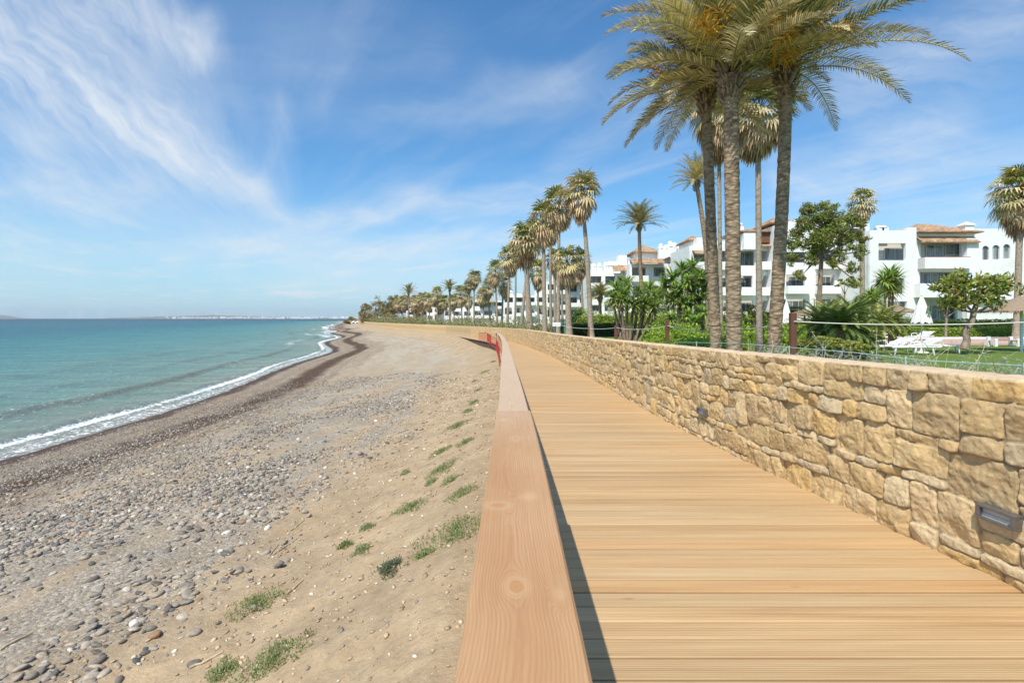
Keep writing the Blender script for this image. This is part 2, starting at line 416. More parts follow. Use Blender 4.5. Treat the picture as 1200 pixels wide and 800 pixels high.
# small chips and clods on the sandy bank beside the rail
n = 9000; yb = 1.8+26*RS.rand(n)**1.6; rb = .1+4.2*RS.rand(n); xb = xL(yb)-.12-rb
sb = (.005+.024*RS.rand(n)**3.5)*np.interp(yb, [2, 20], [1, 2.2])
PALo, PWTo = PAL, PWT
PAL = np.array([(.42,.32,.21),(.48,.38,.26),(.36,.26,.16),(.54,.46,.35),(.26,.24,.21),(.66,.61,.53)]); PWT = np.array([.3,.25,.2,.1,.1,.05])
pb = pebbles('stone_chips', xb, yb, sb, 1, stone_m, .1); PAL, PWT = PALo, PWTo
tag(pb, 'pale stone chips and clods on the sandy bank beside the handrail', 'gravel', kind='stuff')

# ---- sea: near part shaped with swell and breaking edge, far part flat to the horizon
ys2 = np.concatenate([np.linspace(-40, 4, 20)[:-1], 4+np.cumsum(.14*np.exp(np.linspace(0, 3.9, 520)))])
ys2 = ys2[ys2 < 900]; ds = np.concatenate([np.linspace(-4, 0, 12)[:-1], np.linspace(0, 14, 180), 14+np.cumsum(.09*np.exp(np.linspace(0, 4.6, 190)))])
Yq, Dq = np.meshgrid(ys2, ds, indexing='ij'); Xq = xS(Yq)-Dq
ph = fbm(Yq*.045, Yq*0+2, 3)*5.0+fbm(Xq*.12, Yq*.12, 2)*1.0
def crest(c, wdt, amp, lo): 
    q = (Dq+ph*lo-c); return amp*np.exp(-np.where(q < 0, (q/(wdt*.45))**2, (q/(wdt*1.1))**2))
break_mod = np.clip(fbm(Yq*.10+3, Yq*0+9, 3)*2.2+.75, .15, 1.2)
Zq = crest(1.8, .8, .17, .35)*break_mod+crest(6.0, 1.1, .15, .5)*np.clip(.8+fbm(Yq*.06, Yq*0+40, 2)*1.6, 0, 1.2)+crest(11.5, 1.8, .12, .8)+crest(19, 2.5, .10, 1)
CR = crest(5.6, .7, 1., .5)*np.clip(.6+fbm(Yq*.06, Yq*0+40, 2)*2.4, 0, 1)+crest(10.9, 1.0, .8, .8)*np.clip(.5+fbm(Yq*.05, Yq*0+70, 2)*2.4, 0, 1)+crest(18.4, 1.4, .5, 1)*np.clip(.4+fbm(Yq*.05, Yq*0+90, 2)*2.4, 0, 1)
fade = np.clip(Dq/2.0, 0, 1)
Zq = Zq*fade+fade*np.clip(1.3-Dq/500, .25, 1)*(fbm(Xq*.35, Yq*.28, 4)*.11+fbm(Xq*1.3+7, Yq*.9, 3)*.05)
Zq += SEA+.012
foam = .95*np.exp(-((Dq+ph*.35-1.15)/.26)**2)*np.clip(break_mod+.05, .2, 1)+.36*np.exp(-((Dq+ph*.35*np.clip(Dq/1.5, 0, 1)-.35)/.45)**2)
foam += .45*np.clip(Yq/120, 0, 1)*np.exp(-((Dq+ph*.5-6.5)/1.0)**2)*np.clip(fbm(Yq*.08+3, Yq*0+19, 3)*5, 0, 1)
foam += .8*np.clip((Yq-60)/80, 0, 1)*np.exp(-((Dq+ph*.6-3.5)/1.4)**2)*np.clip(.55+fbm(Yq*.07+3, Yq*0+59, 3)*3, 0, 1)
m, nt, p = mat_new('sea_water'); co = coords(nt); X_, Y_, Z_ = sep(nt, co)
D = attr(nt, 'off'); FO = attr(nt, 'foam')
patch = noise(nt, comb(nt, X_*.03, Y_*.09, 0.), 1., 4, .6)
d2 = (D+(patch-.5)*12).max(0.)
deep = ramp(nt, (d2*.01).pow(.5).clamp(), [(0, (.27, .25, .18)), (.16, (.19, .235, .17)), (.30, (.14, .235, .185)), (.55, (.065, .20, .18)), (.8, (.018, .15, .16)), (1, (.008, .10, .135))])
far_ = D.ss(90, 700); deep = mix(nt, far_, deep, (.006, .042, .078))
deep = mix(nt, (attr(nt, 'crest')*.75).clamp(), deep, (.13, .125, .06))
streak = noise(nt, comb(nt, X_*.10, Y_*.55, 0.), 1., 5, .65)
deep = scale_col(nt, deep, streak.lin(.3, .7, .72, 1.25))
fn = noise(nt, comb(nt, X_, Y_*.8, 0.), 3.2, 6, .72); fn2 = voro(nt, comb(nt, X_+fn*.3, Y_*.7+fn*.3, 0.), 5., 'DISTANCE_TO_EDGE')
lace = (1-fn2.ss(.0, .16))*.5+fn.ss(.35, .65)*.75
fm = (FO+lace*.75-.75).ss(.0, .32)
# scattered white horses
wh = noise(nt, comb(nt, X_*.16, Y_*.30, 5.), 1., 5, .75).ss(.735, .78)*D.ss(20, 60)
c = mix(nt, (fm+wh*.5).clamp(), deep, (.80, .82, .82))
w1 = noise(nt, comb(nt, X_*.8, Y_*.55, 0.), 1.0, 7, .62); w2 = noise(nt, comb(nt, X_*3.5, Y_*2.8, 0.), 1., 5, .6)
b1 = bump(nt, w1, .8, .45); b2 = bump(nt, w2, .8, .08, b1)
plug(nt, p, c, (fm*.6+.10+D.ss(30, 600)*.22), b2, D.ss(1, 80).lin(0, 1, .20, .02)); p.inputs['IOR'].default_value = 1.33
# waves tilt the surface, so even at a grazing view it mirrors only part of the sky
df = nt.nodes.new('ShaderNodeBsdfDiffuse'); gl = nt.nodes.new('ShaderNodeBsdfGlossy'); fr_ = nt.nodes.new('ShaderNodeFresnel'); fr_.inputs[0].default_value = 1.33
nt.links.new(c.s, df.inputs['Color']); nt.links.new(b2.s, df.inputs['Normal']); nt.links.new(b2.s, gl.inputs['Normal']); nt.links.new(b2.s, fr_.inputs['Normal']); gl.inputs['Roughness'].default_value = .16
ms = nt.nodes.new('ShaderNodeMixShader'); nt.links.new((X(nt, fr_.outputs[0]).min(.30)*(1-fm)).s, ms.inputs[0]); nt.links.new(df.outputs[0], ms.inputs[1]); nt.links.new(gl.outputs[0], ms.inputs[2])
nt.links.new(ms.outputs[0], nt.nodes['Material Output'].inputs[0])
Vs = np.stack([Xq, Yq, Zq], -1).reshape(-1, 3)
nearsea = np_mesh('sea', Vs, grid_faces(*Xq.shape), m, attrs={'off': Dq.ravel(), 'foam': foam.ravel(), 'crest': CR.ravel()})
tag(nearsea, kind='structure')
# open water beyond, from the outer edge of the shaped part
e = np.stack([Xq[:, -1], Yq[:, -1]], -1)
o1 = np.stack([np.full(len(e), -9000.), e[:, 1]], -1)
r1 = np.linspace(0, 1, 30)[:, None]**1.5
VV = []; 
for q in r1: VV.append(np.concatenate([e*(1-q)+o1*q, np.full((len(e), 1), SEA+.012)], 1))
nr = len(VV); VV = np.concatenate(VV)
fcs = grid_faces(nr, len(e))
yE = Yq[-1, 0]
base = len(VV); gx = np.concatenate([np.linspace(-9000, -1200, 12), np.linspace(-1200, 300, 16)[1:]]); gy = yE+np.linspace(0, 1, 30)**2*9000
GX, GY = np.meshgrid(gx, gy); V2 = np.stack([GX.ravel(), GY.ravel(), np.full(GX.size, SEA+.008)], -1)
VV = np.concatenate([VV, V2]); fcs = np.concatenate([fcs, grid_faces(*GX.shape)+base])
offs = np.concatenate([np.maximum(xS(VV[:base, 1])-VV[:base, 0], 50), np.full(len(V2), 800.)])
opn = np_mesh('sea_horizon', VV, fcs, m, attrs={'off': offs, 'foam': np.zeros(len(VV))}); tag(opn, kind='structure')

# ---- garden ground, one sheet inland
yl = np.concatenate([np.linspace(-30, 60, 120), 60+np.cumsum(np.linspace(1, 60, 60))])
xo = np.concatenate([[.10], np.cumsum(np.linspace(.3, 40, 80))+.1])
YL, XO = np.meshgrid(yl, xo, indexing='ij'); XL_ = xW(YL)+XO+np.where(YL > 520, -(YL-520)*.3, 0)
ZL = zG(XL_, YL)+fbm(XL_*.15, YL*.15, 3)*.10*np.clip(XO/3, 0, 1)
m, nt, p = mat_new('garden_lawn'); co = coords(nt); X_, Y_, Z_ = sep(nt, co); 
n1 = noise(nt, co, 1.2, 5, .6); n2 = noise(nt, co, 60, 3, .7)
g = ramp(nt, n1*.6+n2*.4, [(.3, (.085, .135, .022)), (.5, (.13, .19, .035)), (.72, (.18, .23, .055))])
soil = ramp(nt, noise(nt, co, 9, 5, .7), [(.3, (.22, .15, .085)), (.7, (.36, .26, .16))])
f_ = attr(nt, 'soil')
plug(nt, p, mix(nt, (f_+(n1-.5)*.7).ss(.4, .6), g, soil), .9, bump(nt, n2, .6, .03), .2)
soilA = np.where(YL > 150, 1., 0)+np.clip(1-(XO-1.0)/.8, 0, 1)*.8+np.where((YL > 22) & (XO < 5), .75, 0)*np.clip((YL-22)/4, 0, 1)
lawn = np_mesh('garden_ground', np.stack([XL_, YL, ZL], -1).reshape(-1, 3), grid_faces(*XL_.shape), m, attrs={'soil': np.clip(soilA, 0, 1).ravel()})
tag(lawn, kind='structure')

# ------------------------------------------------------------------ boardwalk planks
def arclen(P): return np.concatenate([[0], np.cumsum(np.linalg.norm(np.diff(P[:, :2], axis=0), axis=1))])
sW = arclen(WD); sL = arclen(LD)
mb = MB(); PITCH = .148
k_of_s = lambda s: np.interp(s, (sW+sL)/2, KD)
s = 0.; smax = float(np.interp(66, WD[:, 1], (sW+sL)/2)); idx = 0
m, nt, p = mat_new('deck_timber'); co = coords(nt); X_, Y_, Z_ = sep(nt, co)
ba = attr(nt, 'tint', 'Color'); br_, bs_, bv_ = sep(nt, ba)
gx = noise(nt, comb(nt, X_*.9, Y_*26+bs_*90, bs_*40), 1.0, 6, .62)
gx2 = noise(nt, comb(nt, X_*.35, Y_*5+bs_*70, bs_*30), 1.0, 3, .5)
c = ramp(nt, gx*.6+gx2*.4, [(.26, (.31, .185, .09)), (.44, (.44, .29, .145)), (.58, (.50, .345, .18)), (.76, (.58, .43, .25))])
c = scale_col(nt, c, br_)
redd = mix(nt, bv_, c, mix(nt, 1., c, (1.04, .92, .80), 'MULTIPLY'))
kn = voro(nt, comb(nt, X_*1.5, Y_*6.9, bs_*20), 1.0, 'F1'); knm = (1-kn.ss(.02, .09))*.55
c = mix(nt, knm, redd, (.25, .12, .05))
gro = (((Y_*(2*PI/.0145)).sin()*.5+.5)).pow(.5)             # reeded face of every plank
nearf = 1-Y_.ss(3.0, 9.0)
c = scale_col(nt, c, (gro*.16+.90)*nearf+(1-nearf)*1.0)
plug(nt, p, c, .62, bump(nt, gro*nearf+gx*.35, .55, .0035), .3)
deck_m = m
while s < smax:
    y_here = s-6
    ka, kb = k_of_s(s+.003), k_of_s(s+PITCH-.004)
    la, lb = catmull(LP3, [ka, kb]); wa, wb = catmull(WP3, [ka, kb])
    if y_here < 26:      # straight planks laid square across
        yy_ = s-6; la = np.array([np.interp(yy_, LD[:, 1], LD[:, 0]), yy_, zP(yy_)]); lb = la+[0, PITCH-.013, 0]
        wa = np.array([xW(yy_), yy_, zP(yy_)]); wb = wa+[0, PITCH-.013, 0]
    dz_ = random.uniform(-.0025, .0025); th = .03
    br = random.gauss(1, .045); col = (br, random.random(), max(0, random.gauss(.2, .28)))
    L0 = Vector(la)+Vector((-.13, 0, dz_)); L1 = Vector(lb)+Vector((-.13, 0, dz_)); W0 = Vector(wa)+Vector((.12, 0, dz_+random.uniform(-.0015, .0015))); W1 = Vector(wb)+Vector((.12, 0, dz_))
    e = .004; vs = []
    d = (L1-L0).normalized()*e; D_ = Vector((0, 0, e))
    for A1, B1 in ((L0, L1), (W0, W1)):
        vs += [A1-Vector((0, 0, th)), A1-D_, A1+d, B1-d, B1-D_, B1-Vector((0, 0, th))]
    mb.add(vs, [(1,2,8,7)[::-1], (2,3,9,8)[::-1], (3,4,10,9)[::-1], (0,1,7,6)[::-1], (4,5,11,10)[::-1], (0,1,2,3,4,5)[::-1], (6,7,8,9,10,11)], col)
    s += PITCH if y_here < 26 else PITCH*1.02; idx += 1
bw = mb.build('boardwalk', deck_m); tag(bw, kind='structure')
mb = MB()                             # bearers, and a dark sheet below standing in for shade in the gaps
kk = k_of_s(np.arange(0, smax, .5)); Lb = catmull(LP3, kk); Wb = catmull(WP3, kk)
for off in (.02, .5):
    for i in range(len(kk)-1):
        a = Lb[i]*(1-off)+Wb[i]*off; b = Lb[i+1]*(1-off)+Wb[i+1]*off
        mb.add([(a[0]-.05,a[1],a[2]-.034),(a[0]+.05,a[1],a[2]-.034),(b[0]+.05,b[1],b[2]-.034),(b[0]-.05,b[1],b[2]-.034),(a[0]-.05,a[1],a[2]-.75),(a[0]+.05,a[1],a[2]-.75),(b[0]+.05,b[1],b[2]-.75),(b[0]-.05,b[1],b[2]-.75)],
               [(0,1,2,3),(0,4,5,1),(2,6,7,3),(1,5,6,2),(3,7,4,0)])
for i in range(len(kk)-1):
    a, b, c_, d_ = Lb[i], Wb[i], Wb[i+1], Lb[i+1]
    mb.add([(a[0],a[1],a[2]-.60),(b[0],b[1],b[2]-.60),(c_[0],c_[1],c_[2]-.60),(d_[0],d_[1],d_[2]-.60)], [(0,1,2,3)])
sub_m = simple('bearer_and_gap_shade', (.10, .07, .045), .9)
tag(mb.build('boardwalk_bearers_and_gap_shade', sub_m), kind='structure')

# ------------------------------------------------------------------ handrail
rail_t = empty('wooden_handrail', (0, 0, 0)); tag(rail_t, 'broad knotty timber handrail running along the seaward edge of the boardwalk', 'handrail')
m, nt, p = mat_new('rail_timber'); co = coords(nt); X_, Y_, Z_ = sep(nt, co)
u_ = X_; wv1 = noise(nt, comb(nt, X_*3, Y_*.9, 1.), 1., 3, .5)-.5; wv2 = noise(nt, comb(nt, X_*9, Y_*1.6, 5.), 1., 3, .55)-.5
# cathedral grain: nested arches that close towards the camera end of each stretch
seg = (Y_*.36+.05); arch = (u_+(noise(nt, comb(nt, 0., Y_*.8, 3.), 1., 2, .5)-.5)*.20+wv1*.03)
wv2 = noise(nt, comb(nt, X_*22, Y_*12, 5.), 1., 3, .55)-.5
g = (arch*arch+.0004).sqrt()*820+Y_*11.0+wv1*16+wv2*5.0
KN = [(.010,1.15,.020,.034,1.0),(.104,1.12,.010,.022,.7),(-.045,1.66,.034,.030,.9),(.055,1.74,.024,.03,.7),(.02,2.6,.02,.05,.8),(-.05,3.1,.02,.03,.6),(.04,4.6,.02,.05,.8),(-.03,6.4,.02,.05,.8),(.03,7.4,.02,.05,.8),(-.02,9.4,.02,.07,.8),(.02,.42,.015,.03,.7)]
ksum = None; pale = None
for (kx, ky, rx, ry, a_) in KN:
    q = ((X_+wv2*.012-kx)*(1/rx)).pow(2.0)+((Y_+wv1*.05-ky)*(1/ry)).pow(2.0)
    r_ = q.sqrt()
    e1 = (r_*-.55).exp()*(34*a_); pz = (1-r_.ss(.35, 2.2))*a_
    wk = (q*-.22).exp()*a_; g = g*(1-wk)+(r_*7.5)*wk
    pale = pz if pale is None else pale.max(pz)
ring = (g*1.0).sin()*.5+.5
ring = ring.pow(2.2)
fine = noise(nt, comb(nt, X_*160, Y_*2.2, 0.), 1., 4, .7)
tone = noise(nt, comb(nt, X_*4, Y_*1.2, 9.), 1., 4, .6)
c = mix(nt, tone.ss(.3, .7), (.43, .235, .105), (.50, .30, .15))
bld = Y_.ss(2.2, 3.6); c = mix(nt, bld*.4+Y_.ss(3.425, 3.445)*.35, c, (.60, .46, .32))   # weathered further along
c = mix(nt, ring*(Y_.ss(3.0, 9.0)*-.34+.42), c, (.38, .185, .08)); c = scale_col(nt, c, fine.lin(.3, .7, .90, 1.07))
c = mix(nt, pale*.28, c, (.68, .48, .27)); c = mix(nt, pale.ss(.66, .95)*.6, c, (.40, .175, .055))
plug(nt, p, c, .60, bump(nt, ring*-.4+fine*.6, .35, .0018), .3); rail_m = m
post_m = simple('rail_post_timber', (.45, .27, .15), .7, .2, 8, .3, .004)
RT = 1.0; HW = .115; TH = .055
def frame_at(P, k):
    q = catmull(P, [k-.01, k, k+.01]); t = q[2]-q[0]; t[2] = 0; t /= np.linalg.norm(t); nrm = np.array([t[1], -t[0], 0]); return q[1], t, nrm
def k_at_y(y): return float(np.interp(y, LD[:, 1], KD))
joints = [-5.5, -2.0, 1.9-3.6, 3.44, 8.4, 13.6, 18.8, 24.0, 29.2, 34.5, 39.5, 44.8]
joints = [-5.2, -1.0, 3.44, 8.4, 13.6, 18.8, 24.0, 29.2, 34.5, 39.5, 44.8]
for a, b in zip(joints[:-1], joints[1:]):
    mb = MB(); ys_ = np.linspace(a+.006, b-.006, 14); rings = []
    lift = random.uniform(-.004, .004)-(.016 if a > 3 else 0); HW = .115 if a < 3 else .107
    for y in ys_:
        c0, t, nn = frame_at(LP3, k_at_y(y)); 
        prof = [(-HW,-TH+.0),(-HW,-.007),(-HW+.007,0),(HW-.007,0),(HW,-.007),(HW,-TH)]
        rings.append([Vector(c0)+Vector(nn)*px+Vector((0, 0, RT+pz+lift)) for px, pz in prof])
    vs = [q for r_ in rings for q in r_]; n_ = 6; fs = []
    for i in range(len(rings)-1):
        for k in range(n_): fs.append((i*n_+k, i*n_+(k+1) % n_, (i+1)*n_+(k+1) % n_, (i+1)*n_+k)[::-1])
    fs += [tuple(range(n_)), tuple((len(rings)-1)*n_+k for k in range(n_))[::-1]]
    mb.add(vs, fs); mb.build('rail_plank', rail_m, rail_t)
for y in np.arange(-4, 44.5, 2.48):
    c0, t, nn = frame_at(LP3, k_at_y(y)); mb = MB()
    M = Matrix.Translation(Vector(c0)) @ Matrix.Rotation(math.atan2(-t[0], t[1]), 4, 'Z')
    mb.box(-.045, -.045, -.70, .045, .045, RT-TH-.003, M); mb.build('post', post_m, rail_t, bevel=.005)

# ------------------------------------------------------------------ red barrier beyond the rail
red_m = simple('red_paint', (.42, .045, .04), .45, .2, 5, .1, .003)
bt = empty('red_barrier', (0, 0, 0)); tag(bt, 'red metal picket barrier beside the far end of the handrail', 'barrier')
def railing_run(pts, parent, h, z0s, step, name='barrier_panel'):
    for i in range(len(pts)-1):
        a = Vector(pts[i]); b = Vector(pts[i+1]); n_ = max(2, int((b-a).length/step)); mb = MB()
        for zz in (.08, h): mb.tube([a+Vector((0,0,zz)), b+Vector((0,0,zz))], .022, 6)
        for k in range(n_+1):
            q = a.lerp(b, k/n_); mb.box(q.x-.014, q.y-.014, q.z-.05, q.x+.014, q.y+.014, q.z+h)
        mb.build(name, red_m, parent)
pts = []
for y in (24, 29.5, 35, 40.5, 45.2):
    pts.append((float(xL(y))-.20, y, float(zP(y))-.22-(.0)))
pts += [(-2.35, 48.6, -.70), (-3.35, 51.8, -.70)]
railing_run(pts[:5], bt, .80, None, .75); railing_run(pts[4:], bt, .90, None, .30)
# ------------------------------------------------------------------ rubble stone wall
WH = 1.23
def rubble(s, z, H, cell=.074, seed=5, smax_=70.):
    """distance to the joint and id of the stone at each (s, z): stones packed as random blocks, then warped"""
    R = np.random.RandomState(seed); nc = int(smax_/cell)+4; nz = int(math.ceil(H/cell))
    ids = -np.ones((nz, nc), int); rects = []
    for c0 in range(nc):
        for r0 in range(nz-1, -1, -1):
            if ids[r0, c0] >= 0: continue
            w_ = R.choice([2, 3, 4, 5, 6], p=[.06, .26, .34, .22, .12]); h_ = R.choice([2, 3, 4, 5], p=[.12, .46, .31, .11])
            h_ = min(h_, r0+1)
            while h_ > 1 and (ids[r0-h_+1:r0+1, c0] >= 0).any(): h_ -= 1
            w2 = 1
            while w2 < w_ and c0+w2 < nc and (ids[r0-h_+1:r0+1, c0+w2] < 0).all(): w2 += 1
            ids[r0-h_+1:r0+1, c0:c0+w2] = len(rects); rects.append((c0, r0-h_+1, w2, h_))
    rects = np.array(rects, float)
    sw = s+fbm(s*3.1+11, z*3.3, 3)*.060+fbm(s*11, z*11+4, 2)*.022
    zw = z+fbm(s*2.7+31, z*3.9+7, 3)*.060+fbm(s*11+9, z*11+14, 2)*.022
    ci = np.clip((sw/cell).astype(int), 0, nc-1); ri = np.clip((zw/cell).astype(int), 0, nz-1)
    id_ = ids[ri, ci]; r = rects[id_]
    dx_ = np.minimum(sw-r[..., 0]*cell, (r[..., 0]+r[..., 2])*cell-sw); dz_ = np.minimum(zw-r[..., 1]*cell, (r[..., 1]+r[..., 3])*cell-zw)
    u = (sw-(r[..., 0]+r[..., 2]/2)*cell); v = (zw-(r[..., 1]+r[..., 3]/2)*cell)
    k = .03                         # rounded corners
    d = np.minimum(dx_, dz_); dd = d-k*np.exp(-((np.maximum(dx_, dz_))/k)**2)*.35
    return id_, dd, u, v, len(rects)
m, nt, p = mat_new('rubble_stone'); co = coords(nt); X_, Y_, Z_ = sep(nt, co)
tn = attr(nt, 'tint', 'Color'); jo = attr(nt, 'joint')
n1 = noise(nt, co, 3, 4, .6); n2 = noise(nt, co, 14, 6, .7); n3 = noise(nt, co, 90, 4, .7)
vein = noise(nt, comb(nt, X_*3, Y_*3, Z_*9), 2.0, 5, .65, .6)
c = scale_col(nt, tn, n2.lin(.28, .72, .80, 1.2)); c = mix(nt, vein.ss(.52, .66)*.35, c, (.50, .29, .10))
c = mix(nt, n1.ss(.55, .72)*.35, c, (.50, .41, .27)); c = scale_col(nt, c, n3.lin(.3, .7, .9, 1.1))
c = mix(nt, jo, c, ramp(nt, n2, [(.35, (.17, .115, .065)), (.62, (.40, .30, .19))]))  # mortar tone, darkened to paint in the shade inside the joints
plug(nt, p, c, .9, bump(nt, n2*.6+n3*.4, .8, .012), .25); wall_m = m
def wall_piece(s0, s1, ds_, dz_, H, mat, detail=1.0, parent=None, name='stonework'):
    S = np.arange(s0, s1+ds_*.5, ds_); Zr = np.linspace(-.12, H, int((H+.12)/dz_)+1)
    S2, Z2 = np.meshgrid(S, Zr, indexing='ij')
    k = np.interp(S, sW, KD); P = catmull(WP3, k); T = np.gradient(P[:, :2], axis=0); T /= np.linalg.norm(T, axis=1)[:, None]
    N = np.stack([-T[:, 1], T[:, 0]], -1)      # towards the boardwalk
    id_, d, u, v, nr = rubble(S2+.3, np.clip(Z2+.02, 0, 9), H+.1)
    R = np.random.RandomState(9)
    tilt = R.normal(0, .06, (nr, 2)); off = R.normal(0, .004, nr); c1 = R.rand(nr); c2 = R.rand(nr)
    edge = np.clip(d/.009, 0, 1); prof = 1-(1-edge)**2.6
    wu = u+fbm(S2*9, Z2*9, 2)*.05; wv = v+fbm(S2*9+40, Z2*9+7, 2)*.05
    face = np.full(S2.shape, .06)
    for _ in range(5):
        ang = R.rand(nr)*2*PI; sl_ = R.uniform(.03, .24, nr); o_ = R.uniform(.002, .016, nr); face = np.minimum(face, o_[id_]+(wu*np.cos(ang[id_])+wv*np.sin(ang[id_]))*sl_[id_])
    face = np.maximum(face, -.012)*detail+fbm(S2*7+id_*5.1, Z2*7+id_*2.3, 4)*.022*detail+np.abs(fbm(S2*13+id_*7.1, Z2*17+id_*3.3, 3))*-.022*detail+fbm(S2*26+id_*2.1, Z2*26, 3)*.016
    bulge = .007*(1-np.exp(-np.maximum(d, 0)/.022))
    h = prof*(.020+bulge*.8+off[id_]+u*tilt[id_, 0]+v*tilt[id_, 1]+face)
    pal = np.array([(.57,.395,.19),(.61,.43,.21),(.54,.385,.20),(.64,.465,.25),(.62,.41,.17),(.55,.42,.25),(.63,.48,.28)])
    wts = np.array([.22,.22,.14,.14,.10,.10,.08]); pid = R.choice(7, nr, p=wts/wts.sum())
    col = pal[pid][id_]*(.88+.24*c1[id_])[..., None]
    V = np.stack([P[:, 0][:, None]+N[:, 0][:, None]*h, P[:, 1][:, None]+N[:, 1][:, None]*h, P[:, 2][:, None]+Z2], -1)
    jt = 1-np.clip((d-.0)/.007, 0, 1)
    # the top runs in and over as a rough mortar cap, then down the garden side
    capw = [(.0, .012), (-.03, .022), (-.12, .026), (-.24, .024), (-.33, .015), (-.35, -.03), (-.35, -1.3)]
    nz = len(Zr); Vc = []; 
    for i, (o_, z_) in enumerate(capw):
        wob_ = fbm(S*5+i*3, S*0+i, 3)*.05*(1 if i < 5 else .3); zz_ = fbm(S*7+i*7, S*0+3*i, 3)*.022
        oo = o_+(h[:, -1] if i == 0 else 0)+wob_*(.5 if i == 0 else 1)
        Vc.append(np.stack([P[:, 0]+N[:, 0]*oo, P[:, 1]+N[:, 1]*oo, P[:, 2]+H+z_+zz_], -1))
    Vc = np.stack(Vc, 1); V = np.concatenate([V, Vc], 1)
    jt = np.concatenate([jt, np.full((len(S), len(capw)), .0)], 1); jt[:, nz] = 0
    colc = np.broadcast_to(np.array([.60, .45, .29]), (len(S), len(capw), 3)); col = np.concatenate([col, colc], 1)
    return np_mesh(name, V.reshape(-1, 3), grid_faces(*V.shape[:2])[:, ::-1], mat, parent, True, attrs={'joint': jt.ravel()*.85*detail}, cols={'tint': col.reshape(-1, 3)})
wt = empty('stone_wall', (0, 0, 0)); tag(wt, 'waist-high wall of honey coloured rubble stone along the landward side of the boardwalk', 'wall')
sy = lambda y: float(np.interp(y, WD[:, 1], sW))
wall_piece(sy(-1.0), sy(9.0), .0062, .0070, WH, wall_m, parent=wt)
wall_piece(sy(9.0), sy(30), .02, .018, WH, wall_m, .9, parent=wt)
wall_piece(sy(30), sy(75), .06, .05, WH, wall_m, .4, parent=wt)
wall_piece(sy(75), sy(515), .8, .12, WH, wall_m, .15, parent=wt)
wall_piece(sy(-5.9), sy(-1.0), .05, .04, WH, wall_m, parent=wt)
bez_m = simple('lamp_bezel', (.20, .185, .17), .45, .15, 20, .1, .002, metal=.6); len_m = simple('lamp_lens', (.55, .52, .48), .3, .1, 10)
for (yc, zc_) in ((3.14, .405), (7.02, .40)):
    k = float(np.interp(sy(yc), sW, KD)); c0, t, nn = frame_at(WP3, k)
    M = Matrix.Translation(Vector((c0[0], c0[1], c0[2]+zc_))) @ Matrix.Rotation(math.atan2(-t[0], t[1]), 4, 'Z')
    mb = MB(); # frame as four bars round the lens, set just proud of the stones
    x0, x1 = -.075, .03
    for b in ((-.118,.028,.118,.045),(-.118,-.045,.118,-.028)): mb.box(x0, b[0], b[1], x1, b[2], b[3], M)
    for b in ((-.118,-.028,-.092,.028),(.092,-.028,.118,.028)): mb.box(x0, b[0], b[1], x1, b[2], b[3], M)
    fr = mb.build('wall_light', bez_m, wt, bevel=.003)
    mb = MB(); mb.box(-.055, -.092, -.028, .03, .092, -.004, M); mb.box(-.048, -.092, -.004, .03, .092, .028, M); mb.build('lens', len_m, fr)
# ------------------------------------------------------------------ plants
leaf_m = leafy('palm_leaf', .5, .20, .28, 9.); bush_m = leafy('bush_leaf', .55, .40, .22, 6.)
bark_date = None
def bark(name, c1, c2, zs, bs=.9):
    m, nt, p = mat_new(name); co = coords(nt); X_, Y_, Z_ = sep(nt, co)
    v = voro(nt, comb(nt, X_*7, Y_*7, Z_*zs), 1., 'F1'); n = noise(nt, comb(nt, X_*5, Y_*5, Z_*zs*1.6), 1., 4, .6)
    plug(nt, p, mix(nt, (v*.6+n*.6).ss(.35, .95), c1, c2), .9, bump(nt, v*-.6+n, bs, .04), .2); return m
date_bark = bark('date_palm_bark', (.38, .285, .185), (.15, .10, .065), 14)
fan_bark = bark('fan_palm_bark', (.40, .33, .245), (.25, .195, .14), 9, .5)
wood_bark = bark('tree_bark', (.32, .25, .18), (.15, .11, .08), 3, .6)
def rnd_dir(): 
    while True:
        v = Vector((random.uniform(-1, 1), random.uniform(-1, 1), random.uniform(-1, 1)))
        if .1 < v.length < 1: return v.normalized()
def mixc(a, b, t): return tuple(a[i]*(1-t)+b[i]*t for i in range(3))
def jc(c, s=.18):
    k = random.uniform(1-s, 1+s); return tuple(x*k for x in c)
GRN = (.145, .185, .045); OLV = (.34, .33, .09); YEL = (.52, .45, .14); STRAW = (.62, .49, .28); TAN = (.60, .42, .235); BRN = (.27, .17, .09)

